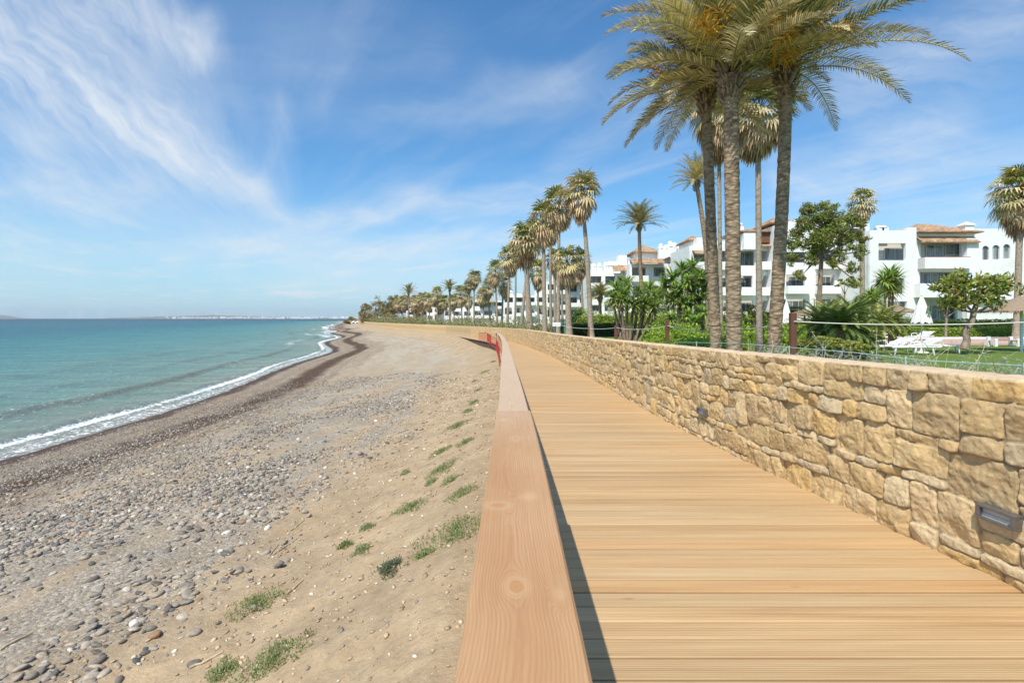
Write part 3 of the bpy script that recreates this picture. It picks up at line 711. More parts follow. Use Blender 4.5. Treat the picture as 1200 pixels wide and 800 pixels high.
def frond(mb, base, az, el, L, droop, nl, ll, lw, tone, rach=.012, vee=.5, segs=12, twist=0., two=True, straw=1.):
    dir_h = Vector((math.cos(az), math.sin(az), 0)); side = Vector((-math.sin(az), math.cos(az), 0))
    pts = [Vector(base)]; es = []
    for i in range(segs):
        t = (i+.5)/segs; e = el-droop*t**1.35; es.append(e)
        pts.append(pts[-1]+(dir_h*math.cos(e)+Vector((0, 0, 1))*math.sin(e))*(L/segs))
    mb.tube(pts, [rach*(1-.85*i/segs)+.002 for i in range(segs+1)], 3, False, jc(mixc(tone, (.40, .33, .14), .6)))
    for i in range(nl):
        t = .10+.90*(i+.5)/nl; f = t*segs; k = min(int(f), segs-1); q = pts[k].lerp(pts[k+1], f-k); e = es[k]
        tang = dir_h*math.cos(e)+Vector((0, 0, 1))*math.sin(e); up = tang.cross(side)*-1
        if up.z < 0: up = -up
        lf = ll*(math.sin(PI*min(1, .12+t*.88))**.55)*random.uniform(.8, 1.12)*(1 if t < .85 else 1.1)
        for sgn in (-1, 1):
            d = (tang*(.55+.5*t)+side*sgn*(1.0-.35*t)+up*random.uniform(vee*.3, vee)).normalized()
            d2 = (d+Vector((0, 0, -random.uniform(.15, .6)))).normalized()
            wv = tang*lw*.5; mid = q+d*lf*.5; tip = mid+d2*lf*.5
            c = jc(mixc(tone, STRAW, straw*random.random()**2.5), .42)
            if two: mb.add([q-wv*.7, q+wv*.7, mid+wv, mid-wv, tip], [(0, 1, 2, 3), (3, 2, 4)], c)
            else: mb.add([q-wv, q+wv, tip], [(0, 1, 2)], c)

def trunk_mb(p0, p1, r0, r1, bow=0., n=14, seg=30, jit=.05, rings=.0, flare=1.25):
    mb = MB(); pts = []; rs = []
    for i in range(seg+1):
        t = i/seg; q = Vector(p0).lerp(Vector(p1), t)+Vector((bow*math.sin(PI*t), 0, 0)); pts.append(q)
        rs.append((r0*(1-t)+r1*t)*(1+(flare-1)*math.exp(-t*14))*(1+rings*(1 if i % 2 else -1)))
    mb.tube(pts, rs, n, True, None, jit); return mb

def date_palm(label, base, top, r0, r1, crown=1., nf=60, L=3.3, seed=1, nl=46, fruit=0, bow=0., tones=None, group=None, seg=60, lw=.043, two=True, cat='palm tree', bias=0., lowel=76):
    random.seed(seed); root = empty('date_palm', base); tag(root, label, cat, group)
    b = Vector((0, 0, 0)); t = Vector(top)-Vector(base)
    tm = trunk_mb(b, t, r0, r1, bow, 16, seg, .035, .022)
    d_ = (t-b).normalized()
    # bulge of cut leaf bases under the crown
    for i in range(int(90*min(1, nl/40))):
        a = random.uniform(0, 2*PI); z = random.uniform(-.65, .30); rr = r1*(1.0+.55*math.exp(-((z+.12)/.30)**2))
        q = t+Vector((math.cos(a)*rr, math.sin(a)*rr, z)); o = Vector((math.cos(a), math.sin(a), random.uniform(.9, 1.6))).normalized()
        tm.tube([q-o*.08, q+o*random.uniform(.12, .22)], [.05, .022], 4, True)
    tm.build('trunk', date_bark, root, smooth=False)
    mb = MB(); tones = tones or [GRN, OLV, YEL, GRN, OLV, GRN]
    for i in range(nf):
        q = (i+.5)/nf; az = i*2.399963+random.uniform(-.2, .2)
        el = math.radians(88-lowel*q**1.05+random.uniform(-7, 7)); dr = math.radians(random.uniform(48, 80)*(1-.1*q))
        tone = jc(random.choice(tones), .15)
        if q > .84 or random.random() < .12: tone = jc(mixc(tone, STRAW, random.uniform(.3, .85)))
        rad = r1*.75*(.2+q*.8)
        frond(mb, t+Vector((math.cos(az)*rad, math.sin(az)*rad, .32*(1-q))), az, el, L*random.uniform(.86, 1.1)*crown*(1+bias*math.cos(az)), dr, nl, .52*crown, lw, tone, .022*crown, two=two)
    mb.build('crown', leaf_m, root)
    if fruit:
        fb = MB()
        for i in range(fruit):
            az = random.uniform(0, 2*PI); el = math.radians(random.uniform(18, 60)); dh = Vector((math.cos(az), math.sin(az), 0))
            st = t+dh*.12+Vector((0, 0, .25)); e = st+dh*math.cos(el)*random.uniform(1.0, 1.6)+Vector((0, 0, math.sin(el)*1.05))
            fb.tube([st, st.lerp(e, .6)+Vector((0, 0, .08)), e], [.022, .016, .010], 4, False, (.62, .36, .04))
            for k in range(46):
                q = st.lerp(e, random.uniform(.62, 1.0)); dd = (dh*.6+rnd_dir()*.8+Vector((0, 0, .1))).normalized()
                q2 = q+dd*random.uniform(.15, .38); q3 = q2+(dd+Vector((0, 0, -.9))).normalized()*.18
                fb.tube([q, q2, q3], [.009, .010, .006], 3, False, jc((.70, .40, .03), .2))
        fb.build('flower_stalks', leaf_m, root)
    return root

def fan(mb, hub, d, side, size, nseg, col, droop, spread=2.1, wf=1.0):
    up = side.cross(d).normalized()
    for i in range(nseg):
        a = -spread+2*spread*(i+.5)/nseg; l = size*(1-.28*abs(a/spread)**2)*random.uniform(.85, 1.1)
        dd = (d*math.cos(a)+side*math.sin(a)).normalized(); wv = (side*math.cos(a)-d*math.sin(a))*size*wf*(.085 if nseg < 12 else .058)
        mid = hub+dd*l*.6+up*random.uniform(-.03, .05)*size
        tip = mid+(dd*.45+Vector((0, 0, -droop*random.uniform(.6, 1.3)))).normalized()*l*.5
        mb.add([hub, mid-wv, mid+wv, tip], [(0, 2, 1), (1, 2, 3)], jc(col, .16))
def fan_crown(seed, ng=30, nd=46, nseg=12, size=.80, pet=1.0, skirt=1.6, dead=TAN, greens=None):
    random.seed(seed); mb = MB(); greens = greens or [GRN, OLV, YEL, OLV]
    for i in range(ng):
        q = (i+.5)/ng; az = i*2.399963+random.uniform(-.3, .3); el = math.radians(84-105*q+random.uniform(-8, 8))
        dh = Vector((math.cos(az), math.sin(az), 0)); side = Vector((-math.sin(az), math.cos(az), 0))
        st = Vector((0, 0, .25*(1-q))); L = pet*random.uniform(.75, 1.1)
        d = dh*math.cos(el)+Vector((0, 0, math.sin(el))); hub = st+d*L+Vector((0, 0, -.12*q))
        mb.tube([st, st+d*L*.5+Vector((0, 0, .03)), hub], [.022, .016, .010], 3, False, jc((.30, .22, .08)))
        e2 = el-math.radians(random.uniform(15, 45)); d2 = dh*math.cos(e2)+Vector((0, 0, math.sin(e2)))
        col = jc(random.choice(greens)); 
        if q > .4: col = mixc(col, STRAW, random.uniform(.1, 1))
        fan(mb, hub, d2, (side+Vector((0, 0, random.uniform(-.3, .3)))).normalized(), size*random.uniform(.85, 1.15), nseg, col, .3+.5*q*random.random())
    for i in range(nd):
        q = (i+.5)/nd; az = i*2.399963+random.uniform(-.3, .3)
        dh = Vector((math.cos(az), math.sin(az), 0)); side = Vector((-math.sin(az), math.cos(az), 0))
        el = math.radians(-12-70*q**.6+random.uniform(-12, 12)); L = pet*random.uniform(.65, 1.0)*(1-.25*q)
        st = Vector((0, 0, -.05-(skirt-.9)*q)); d = dh*math.cos(el)+Vector((0, 0, math.sin(el))); hub = st+d*L
        mb.tube([st, hub], [.018, .010], 3, False, jc(BRN))
        col = jc(mixc(dead, STRAW, random.random()*.8), .2)
        if random.random() < .15: col = jc(BRN)
        e2 = el-math.radians(random.uniform(15, 40)); d2 = dh*math.cos(e2)+Vector((0, 0, math.sin(e2)))
        fan(mb, hub, d2, side, size*random.uniform(.7, 1.05), max(6, nseg-3), col, 1.6, 1.5)
    return mb
_fc = {}
def fan_palm(label, base, top, r0, r1, kind='a', cs=1., group=None, rz=0., bow=0., seg=20):
    root = empty('fan_palm', base); tag(root, label, 'palm tree', group); t = Vector(top)-Vector(base)
    random.seed(hash(label) % 1000 if False else int(abs(top[0])*37+abs(top[1])*11) % 997)
    trunk_mb(Vector((0, 0, 0)), t, r0, r1, bow, 10, seg, .03, .012, 1.45).build('trunk', fan_bark, root, smooth=True)
    if kind not in _fc:
        K = {'a': (11, 40, 66, 10), 'b': (12, 34, 84, 10), 'c': (13, 50, 50, 10), 'near': (14, 44, 60, 20), 'full': (15, 44, 50, 14)}[kind]
        if kind == 'near': mb = fan_crown(*K[:1], K[1], K[2], K[3], greens=[GRN, (.15,.20,.05), OLV])
        elif kind == 'full': mb = fan_crown(15, 60, 46, 14, greens=[OLV, (.20,.24,.06), YEL])
        else: mb = fan_crown(*K[:1], K[1], K[2], K[3], size=.92, greens=[OLV, YEL, GRN, (.26, .29, .08), mixc(OLV, STRAW, .5)])
        _fc[kind] = mb.build('crown', leaf_m, root); c = _fc[kind]
    else:
        c = _fc[kind].copy(); COL.objects.link(c); c.parent = root
    c.location = t; c.rotation_euler = (random.uniform(-.16, .16), random.uniform(-.16, .16), rz+random.uniform(0, 6)); c.scale = (cs*random.uniform(.88, 1.1), cs*random.uniform(.88, 1.1), cs*random.uniform(.85, 1.2))
    return root

def gz_(x, y): return float(zG(x, y))
def gpt(u, Y, dz=0.): x = (u-600)/F*Y; return Vector((x, Y, gz_(x, Y)-.06+dz))

# three big date palms and their neighbours just behind the wall
GN = 'tall date palms clustered behind the stone wall'
date_palm('thick-trunked date palm, middle of the close cluster, with orange flower stalks', gpt(861, 12), at(856, 88, 12), .172, .165, 1., 66, 3.15, 21, 50, 12, 0., group=GN, bias=-.08)
date_palm('leaning date palm with its trunk tilting right and fronds sweeping far right', gpt(904, 12.6), at(922, 84, 12.6), .155, .14, 1., 56, 2.95, 22, 48, 7, .05, group=GN, bias=.16)
date_palm('darker date palm with a slim brown trunk tilting left and drooping low fronds', gpt(840, 13.6), at(827, 108, 13.6), .150, .125, 1., 44, 2.5, 23, 48, 4, .0, [GRN, OLV, GRN, (.16, .16, .06)], group=GN, bias=-.12, lowel=98)
fan_palm('fan palm with a slender pale trunk and shaggy skirt between two thick date palm trunks', gpt(890, 20), at(888, 138, 20), .12, .10, 'near', 1.0, seg=40)
fan_palm('fan palm with a very slim grey trunk half hidden behind the dark date palm', gpt(845, 23), at(842, 135, 23), .10, .08, 'near', .95, rz=2.)
date_palm('distant date palm with a small crown seen left of the dark trunk', gpt(829, 40), at(816, 214, 40), .22, .16, 1., 44, 2.1, 24, 30, 0, .4, [OLV, YEL, STRAW], lw=.06, two=False)
date_palm('lone date palm with a neat round crown rising before the white apartments', gpt(757, 52), at(749, 264, 52), .22, .17, 1., 64, 2.75, 25, 32, 0, -.15, [OLV, GRN, (.14, .15, .07)], lw=.07, two=False)

FG = 'fan palms lined up along the promenade'
FP = [ # u_base, Y, u_top, v_top, r0, kind, scale, label
 (693, 38, 682, 226, .22, 'a', 1.15, 'tallest fan palm of the row, nearest in line, with a pale leaning trunk'),
 (654, 42, 655, 240, .19, 'b', 1.25, 'fan palm with a straight slim trunk close left of the tallest one'),
 (639, 46, 637, 258, .24, 'b', 1.25, 'fan palm with a dark crown and ragged tan skirt, third from the tallest'),
 (667, 40, 665, 307, .30, 'b', .95, 'squat thick-trunked fan palm wrapped in a long straw skirt'),
 (646, 58, 645, 262, .20, 'a', 1.2, 'fan palm with a dark trunk behind the two straight slim ones'),
 (622, 50, 616, 283, .34, 'c', 1.35, 'stout fan palm with the thickest trunk in the row and green top'),
 (610, 62, 622, 272, .22, 'b', 1.3, 'fan palm whose brown crown leans out above the stout one'),
 (594, 66, 597, 302, .20, 'b', 1.35, 'fan palm with a thin dark trunk left of the stout one'),
 (603, 72, 604, 296, .18, 'a', 1.35, 'fan palm with a thin trunk directly beside the stout one'),
 (684, 57, 681, 305, .18, 'c', 1.05, 'fan palm with a light green crown before the white terrace'),
 (651, 64, 650, 303, .24, 'a', 1.2, 'fan palm partly hidden behind the squat straw-skirted one'),
 (632, 74, 630, 318, .22, 'b', 1.3, 'low fan palm filling the gap between the dark crown and the stout trunk'),
 (660, 70, 659, 322, .2, 'a', 1.1, 'short fan palm behind the squat one with a greyish trunk'),
 (583, 82, 580, 318, .20, 'b', 1.4, 'fan palm with tan skirt above the red barrier end'),
 (588, 86, 590, 332, .22, 'a', 1.35, 'fan palm doubled with the tan-skirted one, slightly shorter'),
 (576, 92, 572, 337, .2, 'b', 1.3, 'short tan fan palm left of the doubled pair'),
 (556, 88, 556, 325, .19, 'c', 1.15, 'lone fan palm with a neat round green crown standing clear of the row'),
 (549, 104, 549, 334, .18, 'c', 1.0, 'smaller fan palm just left of the neat round crown'),
 (566, 104, 566, 346, .2, 'a', 1.3, 'low bushy fan palm right of the neat round crown'),
 (541, 112, 540, 345, .2, 'b', 1.4, 'fan palm with a wide tan crown before the white houses'),
 (547, 124, 548, 351, .2, 'a', 1.4, 'fan palm behind the wide tan crown'),
 (532, 132, 531, 352, .2, 'b', 1.4, 'short fan palm with a drooping straw crown'),
 (520, 136, 521, 353, .2, 'b', 1.5, 'fan palm with a grey dead skirt, midway along the distant row'),
 (512, 140, 512, 344, .2, 'a', 1.4, 'fan palm rising a little above the distant row'),
 (503, 150, 503, 352, .2, 'b', 1.5, 'rounded tan fan palm of the distant row'),
 (494, 158, 494, 350, .2, 'a', 1.5, 'olive fan palm of the distant row'),
 (486, 166, 486, 353, .2, 'b', 1.5, 'brownish fan palm of the distant row beside a small date palm'),
 (472, 176, 472, 354, .2, 'a', 1.6, 'fan palm before the small white far house'),
 (466, 186, 466, 355, .2, 'b', 1.6, 'fan palm left of the small white far house'),
]
for i, (ub, Y, ut, vt, r, kd, sc_, lab) in enumerate(FP):
    fan_palm(lab, gpt(ub, Y), at(ut, vt+3*min(1, 38/Y), Y), r*.9, r*.58, kd, sc_*(.80+.05*min(1, Y/120)), FG, rz=i*1.3, bow=random.uniform(-.15, .15))
date_palm('small dark date palm above the distant palm row', gpt(527, 118), at(527, 339, 118), .24, .2, 1., 36, 2.6, 31, 20, 0, 0, [GRN, OLV], lw=.14, two=False, seg=16)
date_palm('far date palm with a flat dark crown near the end of the row', gpt(479, 150), at(479, 344, 150), .24, .2, 1., 36, 3.6, 32, 20, 0, 0, [GRN, OLV], lw=.2, two=False, seg=16)
date_palm('low date palm with arching fronds before the white terrace wall', gpt(704, 54), at(703, 348, 54), .2, .16, 1., 34, 1.6, 33, 24, 0, 0, [OLV, GRN], lw=.07, two=False, seg=16)
fan_palm('fan palm with a dark trunk rising behind the bushy garden tree', gpt(1011, 46), at(1010, 240, 46), .22, .17, 'a', .85, rz=.7)
fan_palm('full-crowned fan palm at the far right edge with a heavy green and tan head', gpt(1191, 35), at(1196, 232, 35), .20, .17, 'full', 1.35, rz=2.1)
fan_palm('second fan palm close behind the full-crowned one at the right edge', gpt(1202, 37), at(1210, 238, 37), .24, .18, 'full', 1.2, rz=.4)

# ---- leafy trees and shrubs
def leaf_cloud(mb, c, r, n, ls, cols, flat=.5, shell=.55, asp=.45):
    c = Vector(c); base = jc(random.choice(cols), .2)
    for i in range(n):
        d = rnd_dir(); rr = (shell+(1-shell)*random.random())*(1 if random.random() < .8 else random.uniform(.3, 1.15))
        q = c+Vector((d.x*r[0], d.y*r[1], d.z*r[2]))*rr
        nrm = (d*.6+rnd_dir()*.9+Vector((0, 0, flat))).normalized(); a = nrm.cross(rnd_dir()).normalized(); b = nrm.cross(a)
        l = ls*random.uniform(.6, 1.3); col = jc(mixc(base, random.choice(cols), .4), .28)
        mb.add([q-a*l*.5, q+b*l*asp*.5, q+a*l*.5, q-b*l*asp*.5], [(0, 1, 2, 3)], col)
def tree(name, label, cat, base, blobs, ls, n, cols, tr, fork=.45, group=None, trunk_top=None, flat=.5, asp=.45, seed=1, limb=True):
    random.seed(seed); root = empty(name, base); tag(root, label, cat, group); B = Vector(base)
    loc = [(Vector(c)-B, r) for c, r in blobs]
    cen = sum((c for c, r in loc), Vector())/len(loc)
    tt = (Vector(trunk_top)-B) if trunk_top is not None else Vector((cen.x*.6, cen.y*.6, cen.z*fork+0))
    tm = trunk_mb(Vector((0, 0, 0)), tt, tr, tr*.65, 0, 8, 8, .08)
    if limb:
        for c, r in loc:
            m_ = tt.lerp(c, .5)+Vector((random.uniform(-.1, .1), 0, random.uniform(-.05, .15)))*tr*6
            tm.tube([tt, m_, c], [tr*.5, tr*.3, tr*.12], 5, False)
    tm.build('trunk', wood_bark, root, smooth=True)
    mb = MB()
    vol = sum((r[0]*r[2]) for c, r in loc)
    for c, r in loc:
        k = max(1, int(n*(r[0]*r[2])/vol)); sub = max(1, k//45)
        for j in range(sub):
            d = rnd_dir(); o = Vector((d.x*r[0], d.y*r[1], d.z*r[2]))*.62
            leaf_cloud(mb, c+o, (r[0]*.5, r[1]*.5, r[2]*.42), 45, ls, cols, flat, .3, asp)
    mb.build('crown', bush_m, root); return root
def blobs_px(lst, Y, dyf=1.):
    return [(at(u, v, Y+dy), (ru/F*Y, ru/F*Y*dyf, rv/F*Y)) for (u, v, ru, rv, dy) in lst]
G1 = [(.16,.24,.04), (.12,.19,.035), (.22,.28,.05), (.28,.30,.07)]
tree('garden_tree', 'broad dark garden tree with clumped drooping branches in front of the apartments', 'tree', gpt(957, 34),
     blobs_px([(962,250,18,14,0),(985,252,15,13,.4),(942,262,14,11,0),(1003,262,12,12,.3),(930,284,11,12,0),(962,280,17,16,-.5),(990,285,13,13,0),(1008,295,9,12,0),(928,305,9,9,0),(950,306,11,9,-.4),(975,308,9,8,-.4),(1000,314,9,9,0),(940,322,10,8,0),(1003,330,9,9,0),(972,240,12,8,.3),(950,290,14,13,0),(975,268,18,14,0),(995,272,14,12,.2),(935,272,12,10,.2),(962,262,20,14,.4),(982,300,12,10,.3),(1010,278,9,9,0),(945,245,10,9,.2)], 34, .9), .24, 15000, [(.20,.26,.04),(.13,.18,.035),(.30,.32,.07),(.32,.27,.11)], .19, trunk_top=at(963, 300, 34), asp=.3, seed=41)
tree('garden_tree', 'small thin-stemmed tree under the broad dark garden tree', 'tree', gpt(989, 32), blobs_px([(983,332,9,5,0),(996,333,9,5,0),(990,328,7,4,0)], 32), .16, 420, G1, .06, seed=42, trunk_top=at(990, 345, 32))
tree('garden_tree', 'low gnarled tree with olive clumps between the closed parasol and the rubber tree', 'tree', gpt(1108, 36), blobs_px([(1098,358,9,4,0),(1112,354,10,5,0),(1124,362,9,5,0),(1107,367,10,4,0)], 36), .14, 700, [(.12,.14,.03),(.16,.17,.04),(.08,.11,.03)], .10, seed=43, trunk_top=at(1109, 372, 36))
# rubber tree: big glossy leaves, a bent pale trunk
def rubber_tree():
    random.seed(44); B = gpt(1130, 21.5); root = empty('rubber_tree', B); tag(root, 'rubber tree with big glossy green and bronze leaves on a bent pale trunk', 'tree')
    P = [(1130,409),(1133,398),(1131,388),(1139,378),(1141,366),(1146,352)]; P = [at(u, v, 21.5)-B for u, v in P]
    tm = MB(); tm.tube(P, [.17,.13,.12,.11,.10,.09], 10, True, None, .07); tips = []
    for i in range(17):
        az = random.uniform(0, 2*PI); e = random.uniform(.1, 1.3); st = P[-1] if i % 3 else P[-2]
        L = random.uniform(.7, 1.5); d = Vector((math.cos(az)*math.cos(e), math.sin(az)*math.cos(e), math.sin(e)*.75)); e_ = st+d*L
        tm.tube([st, st.lerp(e_, .5)+Vector((0, 0, -.06)), e_], [.05, .035, .02], 5, False); tips.append(e_)
    tm.build('trunk', wood_bark, root, smooth=True); mb = MB()
    cs = [(.20,.29,.04),(.30,.36,.06),(.42,.42,.09),(.07,.10,.03),(.26,.13,.06),(.26,.34,.05),(.46,.42,.10),(.36,.40,.07)]
    C = at(1144, 341, 21.5)-B
    for i in range(75):
        d = rnd_dir()*random.uniform(.45, 1); tips.append(C+Vector((d.x*1.62, d.y*1.3, d.z*.85+.02)))
    for q in tips:
        for k in range(26):
            d = (rnd_dir()+Vector((0, 0, .35))).normalized(); p0 = q+rnd_dir()*.14; l = random.uniform(.16, .27); sd_ = d.cross(rnd_dir()).normalized()*l*.20
            fo = d.cross(sd_).normalized()*l*.04; c = jc(random.choice(cs), .2)
            mb.add([p0, p0+d*l*.5-sd_+fo, p0+d*l*.5, p0+d*l*.5+sd_+fo, p0+d*l], [(0,1,2),(0,2,3),(1,4,2),(2,4,3)], c)
    mb.build('crown', bush_m, root)
rubber_tree()
# sword-leaved yuccas
def rosette(mb, q, n, l, cols, w_=.045, lo=-.7):
    l *= 1.45; n = int(n*1.3)
    for i in range(n):
        az = i*2.4; z = random.uniform(lo, 1.3); d = Vector((math.cos(az), math.sin(az), z)).normalized(); sd_ = Vector((-math.sin(az), math.cos(az), 0))*w_
        L = l*random.uniform(.75, 1.1); mid = q+d*L*.55; tip = mid+(d+Vector((0, 0, -.35))).normalized()*L*.45
        mb.add([q-sd_*.6, q+sd_*.6, mid+sd_, mid-sd_, tip], [(0,1,2,3),(3,2,4)], jc(random.choice(cols), .22))
YC = [(.20,.34,.06),(.28,.42,.08),(.38,.46,.10),(.15,.25,.05)]
def yucca(label, bu, Y, heads, l, n, seed, group='yuccas in the garden beds'):
    random.seed(seed); B = gpt(bu, Y); root = empty('yucca', B); tag(root, label, 'yucca', group); tm = MB(); mb = MB()
    for (u, v, dy) in heads:
        q = at(u, v, Y+dy)-B; b0 = Vector((q.x*.35+random.uniform(-.1, .1), q.y*.4, 0)); tm.tube([b0, b0.lerp(q, .5)+Vector((q.x*.06, 0, 0)), q], [.11, .075, .06], 7, False, None, .12)
        rosette(mb, q, n, l, YC)
        rosette(mb, q-Vector((0, 0, .25)), n//4, l*.8, [(.40,.31,.16),(.30,.24,.10)], lo=-1.6)
    tm.build('stems', wood_bark, root, smooth=True); mb.build('leaves', bush_m, root)
yucca('clump of tall yuccas with many green heads right of the lone date palm', 795, 27, [(800,317,0),(812,313,.6),(788,326,-.3),(806,330,-.6),(820,326,0),(795,340,-.5),(780,334,.3),(812,343,-.2),(788,352,-.3),(803,356,-.6),(824,338,.5),(818,353,0)], .62, 70, 51)
yucca('wide clump of yuccas with rounded heads below the lone date palm', 736, 31, [(722,338,0),(735,333,.5),(748,345,0),(760,338,.5),(768,348,0),(728,351,-.5),(742,357,-.5),(755,356,-.4),(718,349,.5),(765,360,-.5),(733,344,-.5),(776,343,.5)], .68, 64, 52)
yucca('tall yucca with one large green head in front of the right apartment block', 1038, 34, [(1043,322,0),(1047,330,.2),(1037,329,-.2),(1043,338,0)], .85, 80, 53)
yucca('low spiky yucca left of the tall large-headed one', 1024, 33, [(1021,347,0),(1027,352,.3),(1015,355,0)], .75, 70, 54)
yucca('small yucca with tan lower leaves near the green hedge', 814, 24, [(786,372,0),(806,370,.3),(824,366,0),(815,377,-.4)], .42, 50, 55)
# cycads
def cycad(label, u, v, Y, L, n, seed, tones):
    random.seed(seed); q = at(u, v, Y); B = Vector((q.x, q.y, gz_(q.x, q.y)-.05)); root = empty('sago_palm', B); tag(root, label, 'sago palm', 'sago palms in the bed behind the wall')
    t = q-B; tm = MB(); tm.tube([(0,0,0), t*.5, t], [.2, .2, .16], 9, True, None, .12); tm.build('trunk', date_bark, root)
    mb = MB()
    n = int(n*1.5)
    for i in range(n):
        k = (i+.5)/n; az = i*2.4+random.uniform(-.2, .2); frond(mb, t, az, math.radians(78-88*k+random.uniform(-6, 6)), L*random.uniform(.85, 1.1), math.radians(random.uniform(55, 80)), 42, .22, .038, jc(random.choice(tones)), .010, .5, 9, two=False, straw=.15)
    mb.build('crown', leaf_m, root)
CG = [(.17,.25,.045),(.22,.28,.05),(.12,.18,.04)]; CY = [(.50,.46,.08),(.32,.34,.07),(.22,.28,.05)]
for a in [('dark green sago palm beside the brown timber fence post',962,381,19,1.25,46,61,CG),('sago palm with yellowish tips on the left of the bed',985,383,17.5,1.15,46,62,CG),('largest sago palm with high arching fronds in the middle of the bed',1000,376,21,1.6,54,63,CG),('yellow-green sago palm close to the closed white parasol',1031,380,25,1.45,50,64,CY),('low sago palm spreading at the foot of the bed',1008,393,19,.85,44,65,CG),('sago palm half hidden behind the largest one',1046,381,27,1.2,40,66,CG),('golden-tipped sago palm above the low shrubs',976,373,23,1.3,40,67,CY)]: cycad(*a)

# hedges and shrubs: leafy bodies
def hedge(name, label, cat, x0, x1, y0, y1, z1, ls, n, cols, group=None, seed=1, rough=.10):
    random.seed(seed); zz = gz_((x0+x1)/2, y0)-.1; mb = MB(); cols_d = jc(cols[0], .1)
    mb.box(x0+.12, y0+.12, zz, x1-.12, y1-.12, z1-.10, None, tuple(c*.8 for c in cols_d))
    A1 = (x1-x0)*(z1-zz); A2 = (x1-x0)*(y1-y0); A3 = (y1-y0)*(z1-zz)
    for i in range(n):
        r = random.random()*(A1+A2+A3)
        if r < A1: q = Vector((random.uniform(x0, x1), y0, random.uniform(zz, z1))); nr = Vector((0, -1, .3))
        elif r < A1+A2: q = Vector((random.uniform(x0, x1), random.uniform(y0, y1), z1)); nr = Vector((0, 0, 1))
        else: q = Vector((x0, random.uniform(y0, y1), random.uniform(zz, z1))); nr = Vector((-1, 0, .3))
        wob_ = (vnoise(np.array([q.x*1.3]), np.array([q.z*2+q.y]))[0]-.5)*rough*4
        q = q+nr*(wob_+random.uniform(-rough, rough)); nn = (nr+rnd_dir()*.9).normalized(); a = nn.cross(rnd_dir()).normalized(); b = nn.cross(a); l = ls*random.uniform(.6, 1.3)
        mb.add([q-a*l*.5, q+b*l*.3, q+a*l*.5, q-b*l*.3], [(0,1,2,3)], jc(random.choice(cols), .25))
    return tag(mb.build(name, bush_m), label, cat, group)
HB = [(.27,.35,.05),(.32,.40,.06),(.21,.29,.045),(.36,.41,.08)]; HY = [(.30,.42,.05),(.38,.47,.06),(.23,.34,.05)]
hedge('hedge', 'long clipped green hedge behind the pool edge on the right', 'hedge', 18.6, 46, 39.6, 41.0, 1.6-11.5*39.6/600, .16, 9000, HB, seed=71, rough=.06)
hedge('hedge', 'taller back hedge on the slope below the right apartment block', 'hedge', 20, 50, 46.5, 48.5, 1.6-(376-373.)*46.5/600+.05, .18, 6500, [(.07,.12,.02),(.09,.15,.03)], seed=72, rough=.08)
hedge('hedge', 'bright green mounded hedge between the date palm trunks and the near fence post', 'hedge', 6.4, 15.2, 21.5, 25, .98, .13, 9000, HY, seed=73, rough=.22)
hedge('hedge', 'low bright clipped border right of the small fence post', 'hedge', 3.9, 8.2, 18.4, 20.2, .66, .10, 6000, HY, seed=74, rough=.08)
hedge('hedge', 'dark square-cut hedge behind the row of fan palm trunks', 'hedge', 3.9, 9.6, 44, 46, 1.05, .16, 4500, [(.045,.085,.02),(.06,.11,.025)], seed=75, rough=.06)
hedge('hedge', 'tall green garden hedge in front of the middle apartments', 'hedge', 13, 26, 47, 50, 1.9, .2, 6000, HB, seed=76, rough=.25)
hedge('hedge', 'hedge below the terrace left of the tall yuccas', 'hedge', 6, 13.5, 50, 53, 1.9, .2, 4200, HB, seed=77, rough=.3)
tree('shrub', 'low yellow-green shrub just behind the wall beside the brown fence post', 'shrub', gpt(975, 13.5), blobs_px([(955,402,18,8,0),(975,403,18,8,.2),(994,405,16,7,0),(965,400,16,7,.5),(1008,407,12,6,0),(943,402,12,7,.2)], 13.5, .8), .075, 9000, [(.34,.36,.07),(.42,.40,.10),(.26,.31,.06)], .03, seed=78, limb=False)
tree('shrub', 'rounded dark shrub beside the lower windows left of the closed parasol', 'shrub', gpt(919, 44), blobs_px([(919,356,5,6,0),(927,362,6,6,0),(913,366,6,6,0)], 44), .16, 900, [(.05,.08,.02),(.07,.10,.025)], .06, seed=79)
tree('flowering_shrub', 'purple bougainvillea spreading behind the sago palms', 'shrub', gpt(1050, 40), blobs_px([(1040,364,10,4,0),(1056,363,12,4,0),(1070,366,8,4,0)], 40), .13, 900, [(.28,.09,.17),(.20,.07,.14),(.14,.12,.05)], .06, seed=80)
tree('shrub', 'olive shrub beside the thick trunk of the right-hand date palm', 'shrub', gpt(888, 40), blobs_px([(882,364,9,9,0),(895,368,9,7,0),(868,368,8,7,0)], 40), .16, 1200, [(.10,.11,.03),(.14,.11,.05),(.07,.09,.02)], .06, seed=81)
tree('shrub', 'reddish-tipped shrub on the bank left of the hedge under the terrace', 'shrub', gpt(684, 52), blobs_px([(681,369,8,5,0),(690,371,6,4,0)], 52), .16, 600, [(.20,.17,.05),(.25,.15,.06),(.12,.14,.03)], .05, seed=82)
# low planting that runs below the fan palm row, too mixed and distant to count
random.seed(83); mb = MB()
for i in range(420):
    k = random.random(); Y = 48+k**1.3*190; x = float(xW(Y))+2.2+random.random()**1.4*(7+Y*.05)
    s_ = random.uniform(.5, 1.6)*(.8+Y/110); z_ = gz_(x, Y)+s_*.35
    leaf_cloud(mb, (x, Y, z_), (s_, s_, s_*.75), 60, .16+Y*.0016, [(.18,.22,.06),(.28,.28,.09),(.42,.33,.18),(.14,.18,.06),(.33,.30,.12)], .5, .4)
tag(mb.build('undergrowth', bush_m), 'mixed low shrubs under the distant palm row', 'undergrowth', kind='stuff')

